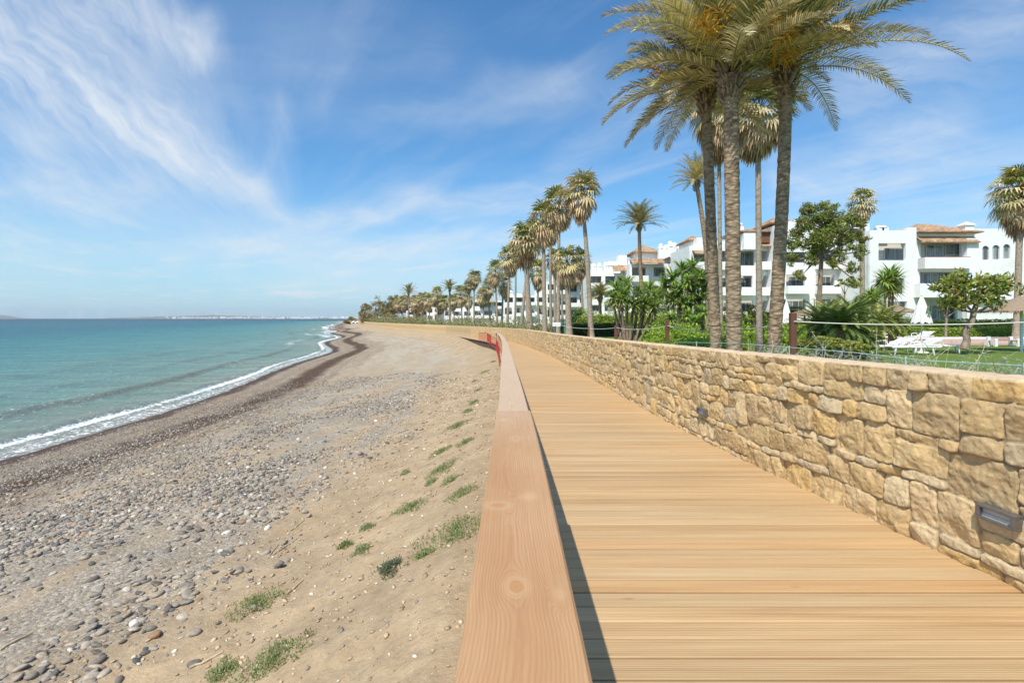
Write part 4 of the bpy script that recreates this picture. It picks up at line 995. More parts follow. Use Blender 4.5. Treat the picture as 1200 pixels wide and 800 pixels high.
# round-headed trees closing the far end
FT = [(440,366,15,16,235,.30,'large wispy brown-green tree at the very end of the shore'),(429,372,8,10,240,.2,'slender tree leaning out at the tip of the far shore'),(461,364,9,12,225,.25,'dull green tree next to the wispy one at the end of the shore'),
      (455,370,9,9,215,.2,'low tree between the two largest far trees'),(473,362,10,11,215,.25,'wide olive tree behind the far palms'),(488,361,10,10,205,.25,'brown-tinged tree behind the far palms, left of the small white house'),
      (500,358,11,10,200,.25,'round tree crowning the middle of the far row'),(514,358,10,10,190,.25,'round olive tree right of the one crowning the far row'),(533,362,9,9,180,.2,'low tree half hidden by tan fan palms'),(410,379,7,4,300,.2,'low green headland bush beside the last white wall')]
WC = [(.31,.26,.11),(.40,.31,.16),(.22,.22,.09),(.46,.34,.18)]
for i, (u, v, ru, rv, Y, tr, lab) in enumerate(FT):
    random.seed(90+i); bl = []
    for k in range(9):
        a = random.uniform(0, 2*PI); q = random.random()**.5
        bl.append((u+math.cos(a)*ru*.95*q, v-3+math.sin(a)*rv*1.05*q, ru*random.uniform(.5, .75), rv*random.uniform(.42, .62), random.uniform(-3, 3)))
    tree('shore_tree', lab, 'tree', gpt(u, Y), blobs_px(bl, Y), .75, 2600, WC, tr, group='trees behind the far palms', seed=90+i, asp=.5, flat=.2)

# weeds on the bank, each tuft by itself
WEED = [(533,628,.30,'large grey-green weed tuft close against the handrail'),(480,597,.19,'bushy weed tuft midway down the sandy bank'),(457,672,.12,'small bluish weed tuft low on the bank, left of the large one'),(424,645,.09,'sparse weed sprig beside the small bluish tuft'),
        (518,552,.20,'flat weed patch spreading just below the handrail joint'),(541,580,.14,'weed tuft leaning on the rail side, above the large tuft'),(516,530,.15,'upright weed tuft on top of the flat patch'),(536,500,.22,'tall green weed tuft beside the second rail plank'),(474,556,.08,'tiny weed tuft alone on bare sand above the bushy one'),
        (555,472,.16,'weed tuft just above the rail joint'),(568,436,.22,'broad green weed patch near the red barrier'),(302,712,.18,'long low weed tuft growing beside dry stalks on the left sand'),(318,778,.20,'bottom weed tuft on the left sand by dead reeds'),(430,620,.07,'little weed sprig halfway between pebbles and rail'),
        (262,790,.10,'weed tuft cut by the bottom edge of the picture'),(556,447,.12,'small weed tuft below the broad patch near the barrier'),(578,424,.16,'weed tuft touching the foot of the red barrier'),(527,566,.10,'thin weed sprig between the flat patch and the tuft leaning on the rail'),(545,520,.12,'grey-green weed tuft right against the rail beside the upright one'),(498,655,.06,'tiny lone sprig below the large grey-green tuft'),(404,640,.07,'single pale weed sprig left of the sparse one'),(548,482,.14,'weed patch just under the rail joint, left side'),(560,458,.14,'weed patch between the rail joint and the broad patch'),(505,566,.07,'small flat weed left of the tuft leaning on the rail')]
def ray_ground(u, v):
    lo, hi = 1.5, 60.
    f = lambda Y: (EYE-(v-HV)/F*Y)-float(beach_z(np.array([(u-600)/F*Y]), np.array([Y]))[0])
    for Y in np.linspace(1.5, 60, 400):
        if f(Y) < 0: return Vector(((u-600)/F*Y, Y, EYE-(v-HV)/F*Y))
    return Vector(((u-600)/F*10, 10, -1))
for i, (u, v, r, lab) in enumerate(WEED):
    random.seed(120+i); q = ray_ground(u, v); r *= 1.25; q.x = min(q.x, float(xL(q.y))-.14-r*.5); mb = MB(); cols = [(.24,.33,.10),(.30,.36,.13),(.40,.40,.21),(.18,.26,.09),(.46,.38,.22)] if i != 2 else [(.14,.19,.10),(.18,.21,.12)]
    for k in range(int(80+r*1500)):
        a = random.uniform(0, 2*PI); rr = r*random.random()**.8*(1.35 if math.cos(a*2+i) > 0 else .8); x, y = q.x+math.cos(a)*rr, q.y+math.sin(a)*rr*1.2
        if x > float(xL(y))-.13: continue
        z = float(beach_z(np.array([x]), np.array([y]))[0])-.01; h = random.uniform(.02, .085)*(1.2-rr/r*.4)*(1+r)
        d = Vector((random.uniform(-.6, .6), random.uniform(-.6, .6), 1)).normalized(); s_ = d.cross(rnd_dir()).normalized()*.0035; b = Vector((x, y, z)); c = jc(random.choice(cols), .25)
        mb.add([b-s_, b+s_, b+d*h], [(0,1,2)], c)
        for j in range(4):
            p0 = b+d*h*random.uniform(.3, 1); dd = (rnd_dir()+Vector((0,0,.4))).normalized(); l = random.uniform(.010, .024); s2 = dd.cross(rnd_dir()).normalized()*l*.28
            mb.add([p0, p0+dd*l*.5+s2, p0+dd*l, p0+dd*l*.5-s2], [(0,1,2,3)], jc(c, .2))
    o = mb.build('weed_tuft', bush_m); tag(o, lab, 'weed', 'weeds on the sandy bank')
reed_m = simple('dry_reed', (.52, .40, .25), .85, .2, 20, .2, .003)
for i, (u1, v1, u2, v2, r, lab) in enumerate([(318,655,350,632,.010,'dry broken reed lying beside pebbles high on the sand'),(0,763,38,748,.012,'thin grey stick among the stones at the left edge'),(336,700,356,680,.011,'dry reed stalk by the long low weed tuft'),(315,652,327,640,.008,'short dry straw next to the broken reed'),(222,790,262,772,.013,'pale dead reed beside the bottom weed tuft'),(340,624,356,612,.010,'twig resting on bare sand left of the bushy weed'),(432,603,452,592,.008,'bleached twig lying on the bank above the bushy weed')]):
    a = ray_ground(u1, v1); b = ray_ground(u2, v2); n_ = 7; pts = []
    for k in range(n_):
        q = a.lerp(b, k/(n_-1)); z = float(beach_z(np.array([q.x]), np.array([q.y]))[0]); pts.append((q.x, q.y+.01*math.sin(k*2.), z+r*.9+.004*(k % 2)))
    mb = MB(); mb.tube(pts, [r*.9*(1-.4*k/n_) for k in range(n_)], 6); tag(mb.build('dry_reed', reed_m), lab, 'reed', 'dry reeds and twigs on the sand')
# ------------------------------------------------------------------ buildings
white_m = simple('white_render', (.84, .825, .79), .85, .04, 1.2, .25, .008, 30, dirt=(.66, .63, .57))
cream_m = simple('cream_render', (.66, .60, .52), .85, .06, 1.2, .25, .008, 30)
dark_m = simple('brown_timber', (.16, .075, .045), .8, .2, 6, .3, .006)
frame_m = simple('window_frame', (.62, .62, .60), .5, .05, 10)
red_rail_m = simple('red_rail', (.38, .07, .05), .5)
m, nt, p = mat_new('window_glass'); co = coords(nt); X_, Y_, Z_ = sep(nt, co)
cur = ((X_*22).sin()*.5+.5)*.25+noise(nt, comb(nt, X_*.8, Y_, Z_*.3), 1., 2).ss(.42, .58)
plug(nt, p, mix(nt, cur.clamp(), (.075, .095, .10), (.27, .29, .28)), .08, None, .6); glass_m = m
m, nt, p = mat_new('clay_tiles'); co = coords(nt); X_, Y_, Z_ = sep(nt, co)
rows = (Z_*14).fract(); cols = ((X_*(2*PI/.26)).sin()*.5+.5); tv = voro(nt, comb(nt, X_*3.8, Y_*1., Z_*14), 1., 'F1', 'Color')
c = ramp(nt, sep(nt, tv)[0]*.7+noise(nt, co, 2., 4)*.3, [(.15, (.26, .15, .085)), (.45, (.46, .27, .15)), (.7, (.58, .37, .21)), (.9, (.64, .48, .32))])
plug(nt, p, scale_col(nt, c, cols*.35+.75), .85, bump(nt, cols+rows*.4, .9, .06), .25); tile_m = m
def bpx(mb, u0, v0, u1, v1, Y, dep, front=0.):
    """a box whose front face stands `front` metres before the plane at distance Y"""
    a = at(u0, v1, Y); b = at(u1, v0, Y); mb.box(a.x, Y-front, a.z, b.x, Y+dep, b.z)
def win(parent, u0, v0, u1, v1, Y, panes=2, depth=.22, arch=False, name='window'):
    """glass set back in a reveal: a frame with mullions standing proud of dark glass, sill below"""
    a = at(u0, v1, Y); b = at(u1, v0, Y); x0, x1, z0, z1 = a.x, b.x, a.z, b.z; W = x1-x0; H_ = z1-z0; t = min(.07, W*.1)
    fr = MB(); y0 = Y-.05; y1 = Y+.02
    fr.box(x0, y0, z0, x1, y1, z0+t); fr.box(x0, y0, z1-t, x1, y1, z1); fr.box(x0, y0, z0+t, x0+t, y1, z1-t); fr.box(x1-t, y0, z0+t, x1, y1, z1-t)
    for k in range(1, panes): xm = x0+W*k/panes; fr.box(xm-t*.4, y0, z0+t, xm+t*.4, y1, z1-t)
    f = fr.build(name, frame_m, parent)
    g = MB(); g.box(x0+t*.5, Y-.02, z0+t*.5, x1-t*.5, Y+.01, z1-t*.5); g.build('pane', glass_m, f)
    return f
def opening(boxes, mb, u0, v0, u1, v1, Y, dep, holes):
    """wall slab at Y with real rectangular holes: cut into a grid of boxes; holes = (u0,v0,u1,v1)"""
    us = sorted({u0, u1}|{h[0] for h in holes}|{h[2] for h in holes}); vs = sorted({v0, v1}|{h[1] for h in holes}|{h[3] for h in holes})
    us = [u for u in us if u0 <= u <= u1]; vs = [v for v in vs if v0 <= v <= v1]
    for j in range(len(vs)-1):
        run = None
        for i in range(len(us)-1):
            cu, cv = (us[i]+us[i+1])/2, (vs[j]+vs[j+1])/2
            solid = not any(h[0] < cu < h[2] and h[1] < cv < h[3] for h in holes)
            if solid: run = (run[0], us[i+1]) if run else (us[i], us[i+1])
            if (not solid or i == len(us)-2) and run:
                a = at(run[0], vs[j+1], Y); b = at(run[1], vs[j], Y); mb.box(a.x, Y, a.z, b.x, Y+dep, b.z); run = None
def hip_roof(parent, u0, u1, ve, vr, Y, dep, over=.4, uridge=None, name='roof'):
    a = at(u0, ve, Y); b = at(u1, ve, Y); top = at(0, vr, Y).z; um = uridge or ((u0+u1)/2, (u0+u1)/2)
    xa, xb = at(um[0], 0, Y).x, at(um[1], 0, Y).x; y0 = Y-over; y1 = Y+dep; ym = (y0+y1)/2; z = a.z; mb = MB()
    mb.add([(a.x,y0,z),(b.x,y0,z),(b.x,y1,z),(a.x,y1,z),(xa,ym,top),(xb,ym,top),(a.x,y0,z-.14),(b.x,y0,z-.14),(b.x,y1,z-.14),(a.x,y1,z-.14)],
           [(0,1,5,4),(1,2,5),(2,3,4,5),(3,0,4),(6,7,1,0),(7,8,2,1),(8,9,3,2),(9,6,0,3),(9,8,7,6)])
    return mb.build(name, tile_m, parent)
def lean_roof(parent, u0, u1, vt, vb, Y, front, name='roof'):
    """a strip of tiles falling from the wall at Y down to `front` metres before it"""
    a = at(u0, vt, Y); b = at(u1, vb, Y); z1, z0 = a.z, b.z; mb = MB()
    mb.add([(a.x,Y,z1),(b.x,Y,z1),(b.x,Y-front,z0),(a.x,Y-front,z0),(a.x,Y,z1-.12),(b.x,Y,z1-.12),(b.x,Y-front,z0-.12),(a.x,Y-front,z0-.12)], [(0,3,2,1),(3,7,6,2),(4,5,6,7),(0,4,7,3),(1,2,6,5)])
    return mb.build(name, tile_m, parent)
def chimney(parent, u, vb, vt, Y, w_, kind=0):
    b = at(u, vb, Y); t = at(u, vt, Y); h = t.z-b.z; mb = MB(); x, y, z = b.x, Y+1.2, b.z-.3
    mb.box(x-w_*.5, y-w_*.5, z, x+w_*.5, y+w_*.5, z+.3+h*.62)
    if kind == 0:
        mb.box(x-w_*.62, y-w_*.62, z+.3+h*.62, x+w_*.62, y+w_*.62, z+.3+h*.72); n = 4; r = w_*.6; zz = z+.3+h*.72
        mb.add([(x-r,y-r,zz),(x+r,y-r,zz),(x+r,y+r,zz),(x-r,y+r,zz),(x,y,z+.3+h)], [(0,1,4),(1,2,4),(2,3,4),(3,0,4)])
    elif kind == 1: mb.lathe([(w_*.62,h*.62+.3),(w_*.62,h*.70+.3),(w_*.4,h*.74+.3),(w_*.42,h*.86+.3),(w_*.28,h*.96+.3),(.02,h+.3)], 12, (x, y, z))
    elif kind == 2: mb.lathe([(w_*.55,h*.6+.3),(w_*.6,h*.78+.3),(w_*.48,h*.9+.3),(w_*.25,h+.3)], 12, (x, y, z))
    mb.build('chimney', white_m, parent)
def building(label, u, Y): 
    q = gpt(u, Y); r = empty('apartment_building', (q.x, q.y, q.z)); tag(r, label, 'building', 'white apartments behind the gardens'); return r
def settle(root):
    inv = Matrix.Translation(-root.location)
    for ch in root.children: ch.data.transform(inv); [g.data.transform(inv) for g in ch.children]

# ---- block with the tiled hip roof and arched windows (right)
Y = 58; A = building('white block with a hipped clay-tile roof, tile awning and three arched windows', 1110, Y); wl = MB()
zb = 390
opening(None, wl, 1019, 270, 1074, zb, Y, .35, [(1029.5,285,1061.5,305),(1027,326,1060,344),(1030,353,1063,361)])
bpx(wl, 1063.5, 266.5, 1074, 270, Y, 3)      #
bpx(wl, 1019, 270, 1021, zb, Y+.36, 9); 
opening(None, wl, 1074, 272, 1142, zb, Y+.8, .3, [(1079,284,1128,303),(1078,318.5,1120,333),(1070,350,1122,376)])
bpx(wl, 1076, 302.5, 1128, 315, Y+.8, -.15, 1.3) if False else None
def balcony(parent, u0, v0, u1, v1, Y, pr, rail=None):
    a = at(u0, v1, Y); b = at(u1, v0, Y); mb = MB(); t = .14
    mb.box(a.x, Y-pr, a.z, b.x, Y-pr+t, b.z); mb.box(a.x, Y-pr+t, a.z, a.x+t, Y, b.z); mb.box(b.x-t, Y-pr+t, a.z, b.x, Y, b.z); mb.box(a.x+t, Y-pr+t, a.z, b.x-t, Y, a.z+.16)
    o = mb.build('balcony', white_m, parent)
    if rail: r_ = MB(); r_.box(a.x, Y-pr+.03, b.z, b.x, Y-pr+.10, b.z+.07); r_.build('balcony_rail', rail, o)
    return o
bpx(wl, 1128.5, 280, 1142, zb, Y+.8, .5, .55)
bpx(wl, 1074, 281, 1143, 283.8, Y+.8, .3, .25)
opening(None, wl, 1142, 268, 1235, zb, Y+1.6, .35, [(1151,288,1159,305),(1163,287,1171.5,304.5),(1175.5,286,1184,303.5),(1205,288,1214,304)])
bpx(wl, 1144, 350, 1175, 352, Y+1.6, .2, .5)
wl.build('wall', white_m, A)
ins = MB(); 
for b in ((1028,283,1063,307),(1026,324,1062,346),(1029,351,1065,376)): bpx(ins, *b, Y+1.6, .2)
for b in ((1077,282,1130,305),(1077,317,1122,335),(1069,349,1124,390)): bpx(ins, *b, Y+2.2, .2)
bpx(ins, 1143, 269, 1234, 388, Y+2.4, .2); ins.build('loggia_wall', cream_m, A)
win(A, 1036, 290, 1061, 304.6, Y+1.55, 2); win(A, 1047, 322, 1060, 344, Y+1.55, 1); win(A, 1030, 328, 1045, 343, Y+1.55, 2); win(A, 1042, 353, 1061, 361, Y+1.55, 2)
win(A, 1085, 287, 1105, 302.4, Y+2.1, 2); win(A, 1107, 285.5, 1128, 299, Y+2.1, 2); win(A, 1081, 320, 1099, 333, Y+2.1, 2); win(A, 1101, 319.5, 1118, 333, Y+2.1, 2); win(A, 1078, 357, 1098, 374, Y+2.1, 3); win(A, 1100, 357, 1118, 374, Y+2.1, 3)
for (u0, v0, u1, v1) in ((1151,288,1159,305),(1163,287,1171.5,304.5),(1175.5,286,1184,303.5)):   # arched heads close the corners of the opening
    a = at(u0, v1, Y+1.6); b = at(u1, v0, Y+1.6); r = (b.x-a.x)/2; cx = (a.x+b.x)/2; cz = b.z-r; mb = MB(); n = 8
    f = MB(); f.box(a.x, Y+1.72, a.z, b.x, Y+1.78, b.z); g = win(A, u0, v0, u1, v1, Y+1.8, 1, name='arched_window')
    for sgn in (-1, 1):
        pr = [(cx+sgn*r*math.cos(t), cz+r*math.sin(t)) for t in [k*PI/2/n for k in range(n+1)]]
        for k in range(n):
            (xa, za), (xb, zb_) = pr[k], pr[k+1]
            mb.add([(xa,Y+1.597,za),(cx+sgn*r*1.001,Y+1.597,za),(cx+sgn*r*1.001,Y+1.597,zb_),(xb,Y+1.597,zb_),(xa,Y+1.9,za),(xb,Y+1.9,zb_)], [(0,1,2,3),(0,3,5,4)])
    mb.build('arch_head', white_m, A)
balcony(A, 1075, 302.8, 1128, 315.5, Y+.8, 1.1, red_rail_m); balcony(A, 1064, 333.2, 1119, 349, Y+.8, 1.7)
hip_roof(A, 1073, 1147, 272, 256.5, Y+.8, 7, .7, (1100, 1113))
lean_roof(A, 1073, 1141, 277, 284.5, Y+.8, .9, 'tile_awning')
chimney(A, 1038.5, 270, 262, Y, .75, 1); chimney(A, 1044, 270, 262, Y, .75, 1); chimney(A, 1143, 271, 257.5, Y, 1.0, 0)
settle(A)

# ---- general stepped block: rows of loggias with windows and balconies
def block(label, u0, u1, Y, floors, vb, seed, bays=3, roofs=(), chims=(), dep=8, vtop=None, lowwin=True):
    random.seed(seed); R_ = building(label, (u0+u1)/2, Y); wl = MB(); ins = MB(); holes = []; bw_ = (u1-u0)/bays; todo = []; bal = []
    for (vf0, vf1) in floors:         # top and bottom of each storey
        h = vf1-vf0
        for b in range(bays):
            a0 = u0+bw_*b+bw_*random.uniform(.10, .22); a1 = u0+bw_*(b+1)-bw_*random.uniform(.06, .2)
            if random.random() < .03: continue
            hole = (a0, vf0+h*.20, a1, vf0+h*random.choice([.68, .78, .80])); holes.append(hole)
            todo.append((a0+(a1-a0)*.12, hole[1]+h*.07, a1-(a1-a0)*.08, hole[3]-h*.01))
            if random.random() < .6: bal.append((a0-bw_*.04, vf0+h*.66, a1+bw_*.05, vf1-h*.02))
    opening(None, wl, u0, vtop or floors[0][0], u1, vb, Y, .3, holes)
    a = at(u0, vb, Y); b = at(u0, vtop or floors[0][0], Y); c_ = at(u1, vb, Y)
    wl.box(a.x, Y+.301, a.z, a.x+.3, Y+dep, b.z); wl.box(c_.x-.3, Y+.301, a.z, c_.x, Y+dep, b.z); wl.box(a.x+.3, Y+.301, b.z-.3, c_.x-.3, Y+dep, b.z-.003)
    # stepped parapet pieces break the skyline
    for k in range(bays):
        if random.random() < .7: x = a.x+(c_.x-a.x)*(k+random.uniform(.1, .5))/bays; w_ = (c_.x-a.x)/bays*random.uniform(.3, .6); wl.box(x, Y+.02, b.z+.003, min(x+w_, c_.x-.02), Y+random.uniform(2, 5), b.z+random.uniform(.35, 1.1))
    wl.build('wall', white_m, R_)
    ins.box(a.x+.31, Y+1.7, a.z, c_.x-.31, Y+1.9, b.z-.31); ins.build('loggia_wall', cream_m, R_)
    for q in todo: win(R_, *q, Y+1.62, random.choice([2, 2, 3]))
    for q in bal: balcony(R_, *q, Y, random.uniform(.6, 1.1))
    for r in roofs:
        if r[0] == 'hip': hip_roof(R_, *r[1:5], Y+(r[5] if len(r) > 5 else 0), r[6] if len(r) > 6 else 5)
        elif r[0] == 'lean': lean_roof(R_, *r[1:5], Y-.01, r[5] if len(r) > 5 else 1.2)
        elif r[0] == 'pergola':
            mb = MB(); a_ = at(r[1], r[4], Y); b_ = at(r[2], r[3], Y); x = a_.x
            while x < b_.x: mb.box(x, Y-1.4, b_.z-.12, x+.09, Y+1.0, b_.z); x += .38
            for yy_ in (Y-1.1, Y+.7): mb.box(a_.x, yy_, b_.z-.26, b_.x, yy_+.12, b_.z-.121)
            mb.build('pergola', dark_m, R_)
        elif r[0] == 'timber': mb = MB(); bpx(mb, r[1], r[3], r[2], r[4], Y-.05, 2.5, .5); mb.build('timber_gallery', dark_m, R_)
        elif r[0] == 'mass': mb = MB(); bpx(mb, r[1], r[3], r[2], r[4], Y+r[5], r[6], 0); mb.build('upper_wall', white_m, R_)
    for ch in chims: chimney(R_, *ch[:3], Y, ch[3], ch[4])
    settle(R_); return R_
block('white block behind the broad dark garden tree with pale scalloped awnings', 914, 1019, 64, [(264,296),(296,332),(332,349),(349,368)][0:0]+[(262,290),(290,316),(316,345),(345,372)], 390, 201, 3,
      [('hip',902,940,261,249,2.0,6),('lean',1018,1021,275,279,1.0),('lean',986,1012,348,351,1.0)], [(948,262,254,.8,1),(1002,262,255,.8,2)])
block('white block with brown timber gable and tall square pillar behind the date palm trunks', 808, 913, 67, [(288,317),(317,347),(347,374)], 390, 202, 4,
      [('hip',806,829,281,273,1.5,5),('mass',810,828,281,299,1.5,5),('lean',811,829,293,298,1.2),('hip',862,906,271,264,-.5,6),('timber',889,904,271,285),('mass',872,886,273,292,-1.0,2.5),('mass',864,912,278,290,.6,6),('lean',889,912,285,289,.9)], [(870,272,259,1.0,2),(832,288,277,.9,1)])
block('terraced white block with a pyramid tile roof, pergola and a crowd of small chimneys', 738, 807, 80, [(309,331),(331,352),(352,372)], 388, 203, 3,
      [('hip',741,775,295,284,2.0,6),('mass',745,771,295,309,2.5,4),('hip',767,791,299,294,3.0,5),('mass',769,806,298,309,3.5,4),('pergola',781,802,302,307),('lean',738,776,303,309,1.6)],
      [(777,300,284,.8,1),(783,300,286,.8,2),(788,300,281,.9,1),(793,300,283,.8,2),(798,300,285,.8,1),(803,300,287,.7,2)], vtop=309)
block('white terraced block with a tall plain chimney and a glazed porch under brown tiles', 690, 738, 84, [(320,338),(338,354),(354,370)], 387, 204, 3,
      [('lean',717,739,311,318,1.8),('mass',712,738,306,320,1.0,4),('hip',722,737,306,303,2,3)], [(730.5,308,293,1.4,3),(697,320,308,.9,2),(704,320,307,.9,1),(711,320,306,.8,1),(717,320,305,.8,0)], vtop=320)
block('long low white terrace seen between the nearest fan palm trunks', 640, 690, 100, [(330,345),(345,360),(360,374)], 384, 205, 4, [('lean',664,686,327,331,2),('hip',668,684,329,324,1.5,5)], [(677,330,317,1.0,1),(684,330,318,1.0,0),(657,330,322,1.0,2)])
block('white two-step block behind the stout fan palm', 590, 640, 125, [(346,358),(358,371)], 382, 206, 4, [('hip',604,622,347,342,1,6)], [(630,346,339,1.2,1),(598,346,340,1.2,0)])
block('low white block left of the stout fan palm', 553, 590, 150, [(352,362),(362,373)], 381, 207, 3, [('lean',560,580,352,354,2)], [(571,352,346,1.3,1)])
block('white block half hidden by the distant palms', 520, 553, 175, [(354,363),(363,373)], 380, 208, 3, [], [(536,354,349,1.4,0)])
block('small white gabled house at the end of the apartments', 476, 494, 205, [(364,371),(371,378)], 380, 209, 2, [('hip',480,490,365,361,1,6)], [])
block('little white house with two dark windows beneath the far palms', 500, 516, 195, [(360,368),(368,377)], 380, 210, 2, [('hip',502,512,361,357,1,6)], [])
block('low white pavilion behind the last palms', 443, 457, 225, [(371,379)], 381, 211, 2, [('hip',444,455,372,369.5,1,6)], [])
block('low white wall-like building at the tip of the shore', 412, 426, 290, [(377,381)], 383, 212, 3, [], [])

# ------------------------------------------------------------------ garden furniture
plast_m = simple('white_plastic', (.82, .82, .80), .4, .04, 10, .05, .002)
canvas_m = simple('white_canvas', (.80, .79, .75), .85, .05, 8, .2, .006)
mark_m = simple('green_print', (.16, .22, .14), .8); straw_m = simple('thatch', (.30, .22, .15), .95, .3, 14, .6, .02, 60)
rope_m = simple('rope', (.62, .58, .50), .8, .12, 30, .4, .004, 200); brown_m = simple('stained_post', (.15, .06, .036), .7, .25, 6, .3, .005)
def make_lounger():
    r = empty('sun_lounger', (0, 0, 0)); f = MB()
    for sy_ in (-.33, .33): f.tube([(-.95, sy_, .33), (.95, sy_, .35)], .028, 6)
    for k in range(16): x = -.93+k*.075; f.box(x, -.31, .335, x+.055, .31, .355)
    f.build('seat', plast_m, r); b = MB(); M = Matrix.Translation((.27, 0, .35)) @ Matrix.Rotation(-math.radians(24), 4, 'Y')
    for k in range(10): b.box(.02+k*.075, -.30, 0, .075+k*.075, .30, .02, M)
    for sy_ in (-.32, .32): b.tube([M@Vector((0, sy_, 0)), M@Vector((.80, sy_, 0))], .024, 6)
    b.build('backrest', plast_m, r)
    for x in (-.78, .62):
        for sy_ in (-.30, .30): l = MB(); l.tube([(x, sy_, .33), (x+(.07 if x > 0 else -.05), sy_*1.05, 0)], [.038, .025], 6); l.build('leg', plast_m, r)
    for sy_ in (-.36, .36): l = MB(); l.tube([(-.28, sy_, .35), (-.24, sy_, .53), (.26, sy_, .56), (.40, sy_, .37)], .024, 6); l.build('armrest', plast_m, r)
    return r
L0 = make_lounger(); lo = [(1040,22,.15,'white sun lounger nearest the wall, its backrest half raised'),(1068,21.4,-.1,'white sun lounger overlapping the nearest one on the lawn'),(1094,22.6,2.6,'white sun lounger turned the other way below the closed parasol'),(930,27,.2,'white sun lounger just right of the leaning palm trunk'),(946,28.5,-.2,'white sun lounger behind the brown fence post'),(939,31,.3,'rearmost white sun lounger of the group by the small parasol'),(876,27,2.4,'white sun lounger between the two thick palm trunks'),(1034,33,2.2,'white sun lounger beside the sago palm bed'),(1078,34,.4,'white sun lounger under the closed white parasol')]
for i, (u, Y, rz, lab) in enumerate(lo):
    o = L0 if i == 0 else copy_tree(L0); q = gpt(u, Y, .06); o.location = q; o.rotation_euler = (0, 0, rz); tag(o, lab, 'sun lounger', 'white sun loungers on the lawn')
def closed_parasol(label, u, Y, vt, vb, rb, mark):
    q = gpt(u, Y, .05); r = empty('closed_parasol', q); tag(r, label, 'parasol', 'closed parasols by the loungers'); zt = at(u, vt, Y).z-q.z; zb_ = at(u, vb, Y).z-q.z
    mb = MB(); mb.tube([(0,0,0),(0,0,zt-.05)], .024, 8); mb.build('pole', plast_m, r); mb = MB(); mb.lathe([(.26,0),(.26,.06),(.05,.10),(.035,.3)], 16); mb.build('base', plast_m, r)
    mb = MB(); n = 40; vs = []; fs = []; m_ = 12
    for i in range(m_+1):
        t = i/m_; z = zb_+(zt-zb_)*t; R0 = rb*(1-t)**.8+.03
        for k in range(n): a = 2*PI*k/n; rr = R0*(1+.22*math.sin(a*8+t*1.5)*(1-t*.5)); vs.append((rr*math.cos(a), rr*math.sin(a), z-(.05*math.sin(a*8) if i == 0 else 0)))
    for i in range(m_):
        for k in range(n): fs.append((i*n+k, i*n+(k+1) % n, (i+1)*n+(k+1) % n, (i+1)*n+k))
    mb.add(vs, fs); c = mb.build('canopy', canvas_m, r, smooth=True)
    mb = MB(); mb.lathe([(.02,0),(.045,.03),(.03,.07),(.005,.11)], 8, (0,0,zt)); mb.build('finial', plast_m, r)
    if mark:                          # leafy green print down the folded canvas
        mb = MB()
        for (dx_, t) in ((.05,.50),(.0,.42),(.09,.36),(.04,.30),(.10,.58)):
            z = zb_+(zt-zb_)*t; R0 = (rb*(1-t)**.8+.03)*1.25
            mb.add([(dx_-.07,-R0-.01,z-.05),(dx_+.01,-R0-.014,z-.10),(dx_+.09,-R0-.01,z+.05),(dx_,-R0-.014,z+.10)], [(0,1,2,3)])
        mb.build('printed_emblem', mark_m, c)
closed_parasol('tall closed white parasol with a faded green print beside the loungers', 1080, 22.5, 347, 378, .30, True)
closed_parasol('smaller closed white parasol right of the leaning palm trunk', 921.5, 30, 353, 379, .26, False)
def thatch(label, u, Y, vt, vb, R0, post_m_=None, seed=1):
    random.seed(seed); q = gpt(u, Y, .04); r = empty('thatched_parasol', q); tag(r, label, 'thatched parasol', 'thatched parasols'); zt = at(u, vt, Y).z-q.z; zb_ = at(u, vb, Y).z-q.z
    mb = MB(); mb.tube([(0,0,0),(0,0,zt-.1)], .06, 10); mb.build('post', post_m_ or plast_m, r)
    mb = MB(); mb.lathe([(R0*.93,zb_+.02),(R0*.97,zb_+.06),(R0*.6,zb_+(zt-zb_)*.5),(R0*.2,zt-.1),(.03,zt)], 26)
    for i in range(1500):
        a = random.uniform(0, 2*PI); t = random.random()**.6; rr = R0*t; zz = zt-(zt-zb_)*t*.97+.03; d = Vector((math.cos(a), math.sin(a), -(zt-zb_)/R0*1.15-random.uniform(0, .5))).normalized(); l = random.uniform(.18, .32)
        p0 = Vector((math.cos(a)*rr, math.sin(a)*rr, zz)); s_ = Vector((-math.sin(a), math.cos(a), 0))*.02
        mb.add([p0-s_, p0+s_, p0+d*l], [(0,1,2)])
    mb.build('thatch_roof', straw_m, r)
thatch('large thatched parasol on a white post at the right edge', 1197, 23.5, 347, 366, 1.40, seed=5)
thatch('flat thatched parasol peeking out right of the brown fence post', 943, 34, 362.5, 369.5, 1.15, brown_m, seed=6)
thatch('thatched parasol showing its top behind the sago palms', 1052, 37, 358, 366, 1.3, brown_m, seed=7)
# rope fence
def rope_fence():
    r = empty('rope_fence', gpt(928, 12)); tag(r, 'rope fence of stained brown posts carrying one pale sagging rope', 'rope fence'); B = r.location
    P = [(650,36,378.8,None,0),(690,31,384.8,382.5,.05),(722,27,383.8,381,.085),(782,20,381.6,374,.065),(929,12,376.6,366.5,.065),(1290,9.5,372.5,366,.065)]
    pts = []
    for (u, Y, vr, vt, w_) in P:
        q = at(u, vr, Y)-B; pts.append(q)
        if vt is not None:
            t = at(u, vt, Y)-B; g = gz_(t.x+B.x, Y)-.1-B.z; mb = MB(); mb.box(t.x-w_, t.y-w_, g, t.x+w_, t.y+w_, t.z); mb.build('post', brown_m, r, bevel=.012)
    full = []
    for a, b, sg in zip(pts[:-1], pts[1:], (.10, .05, .12, .22, .10)):
        for k in range(16): t = k/16; full.append(a.lerp(b, t)-Vector((0, 0, sg*4*t*(1-t))))
    full.append(pts[-1]); mb = MB(); mb.tube([q+Vector((0, -.085, 0)) for q in full], .013, 7); mb.build('rope', rope_m, r, smooth=True)
rope_fence()
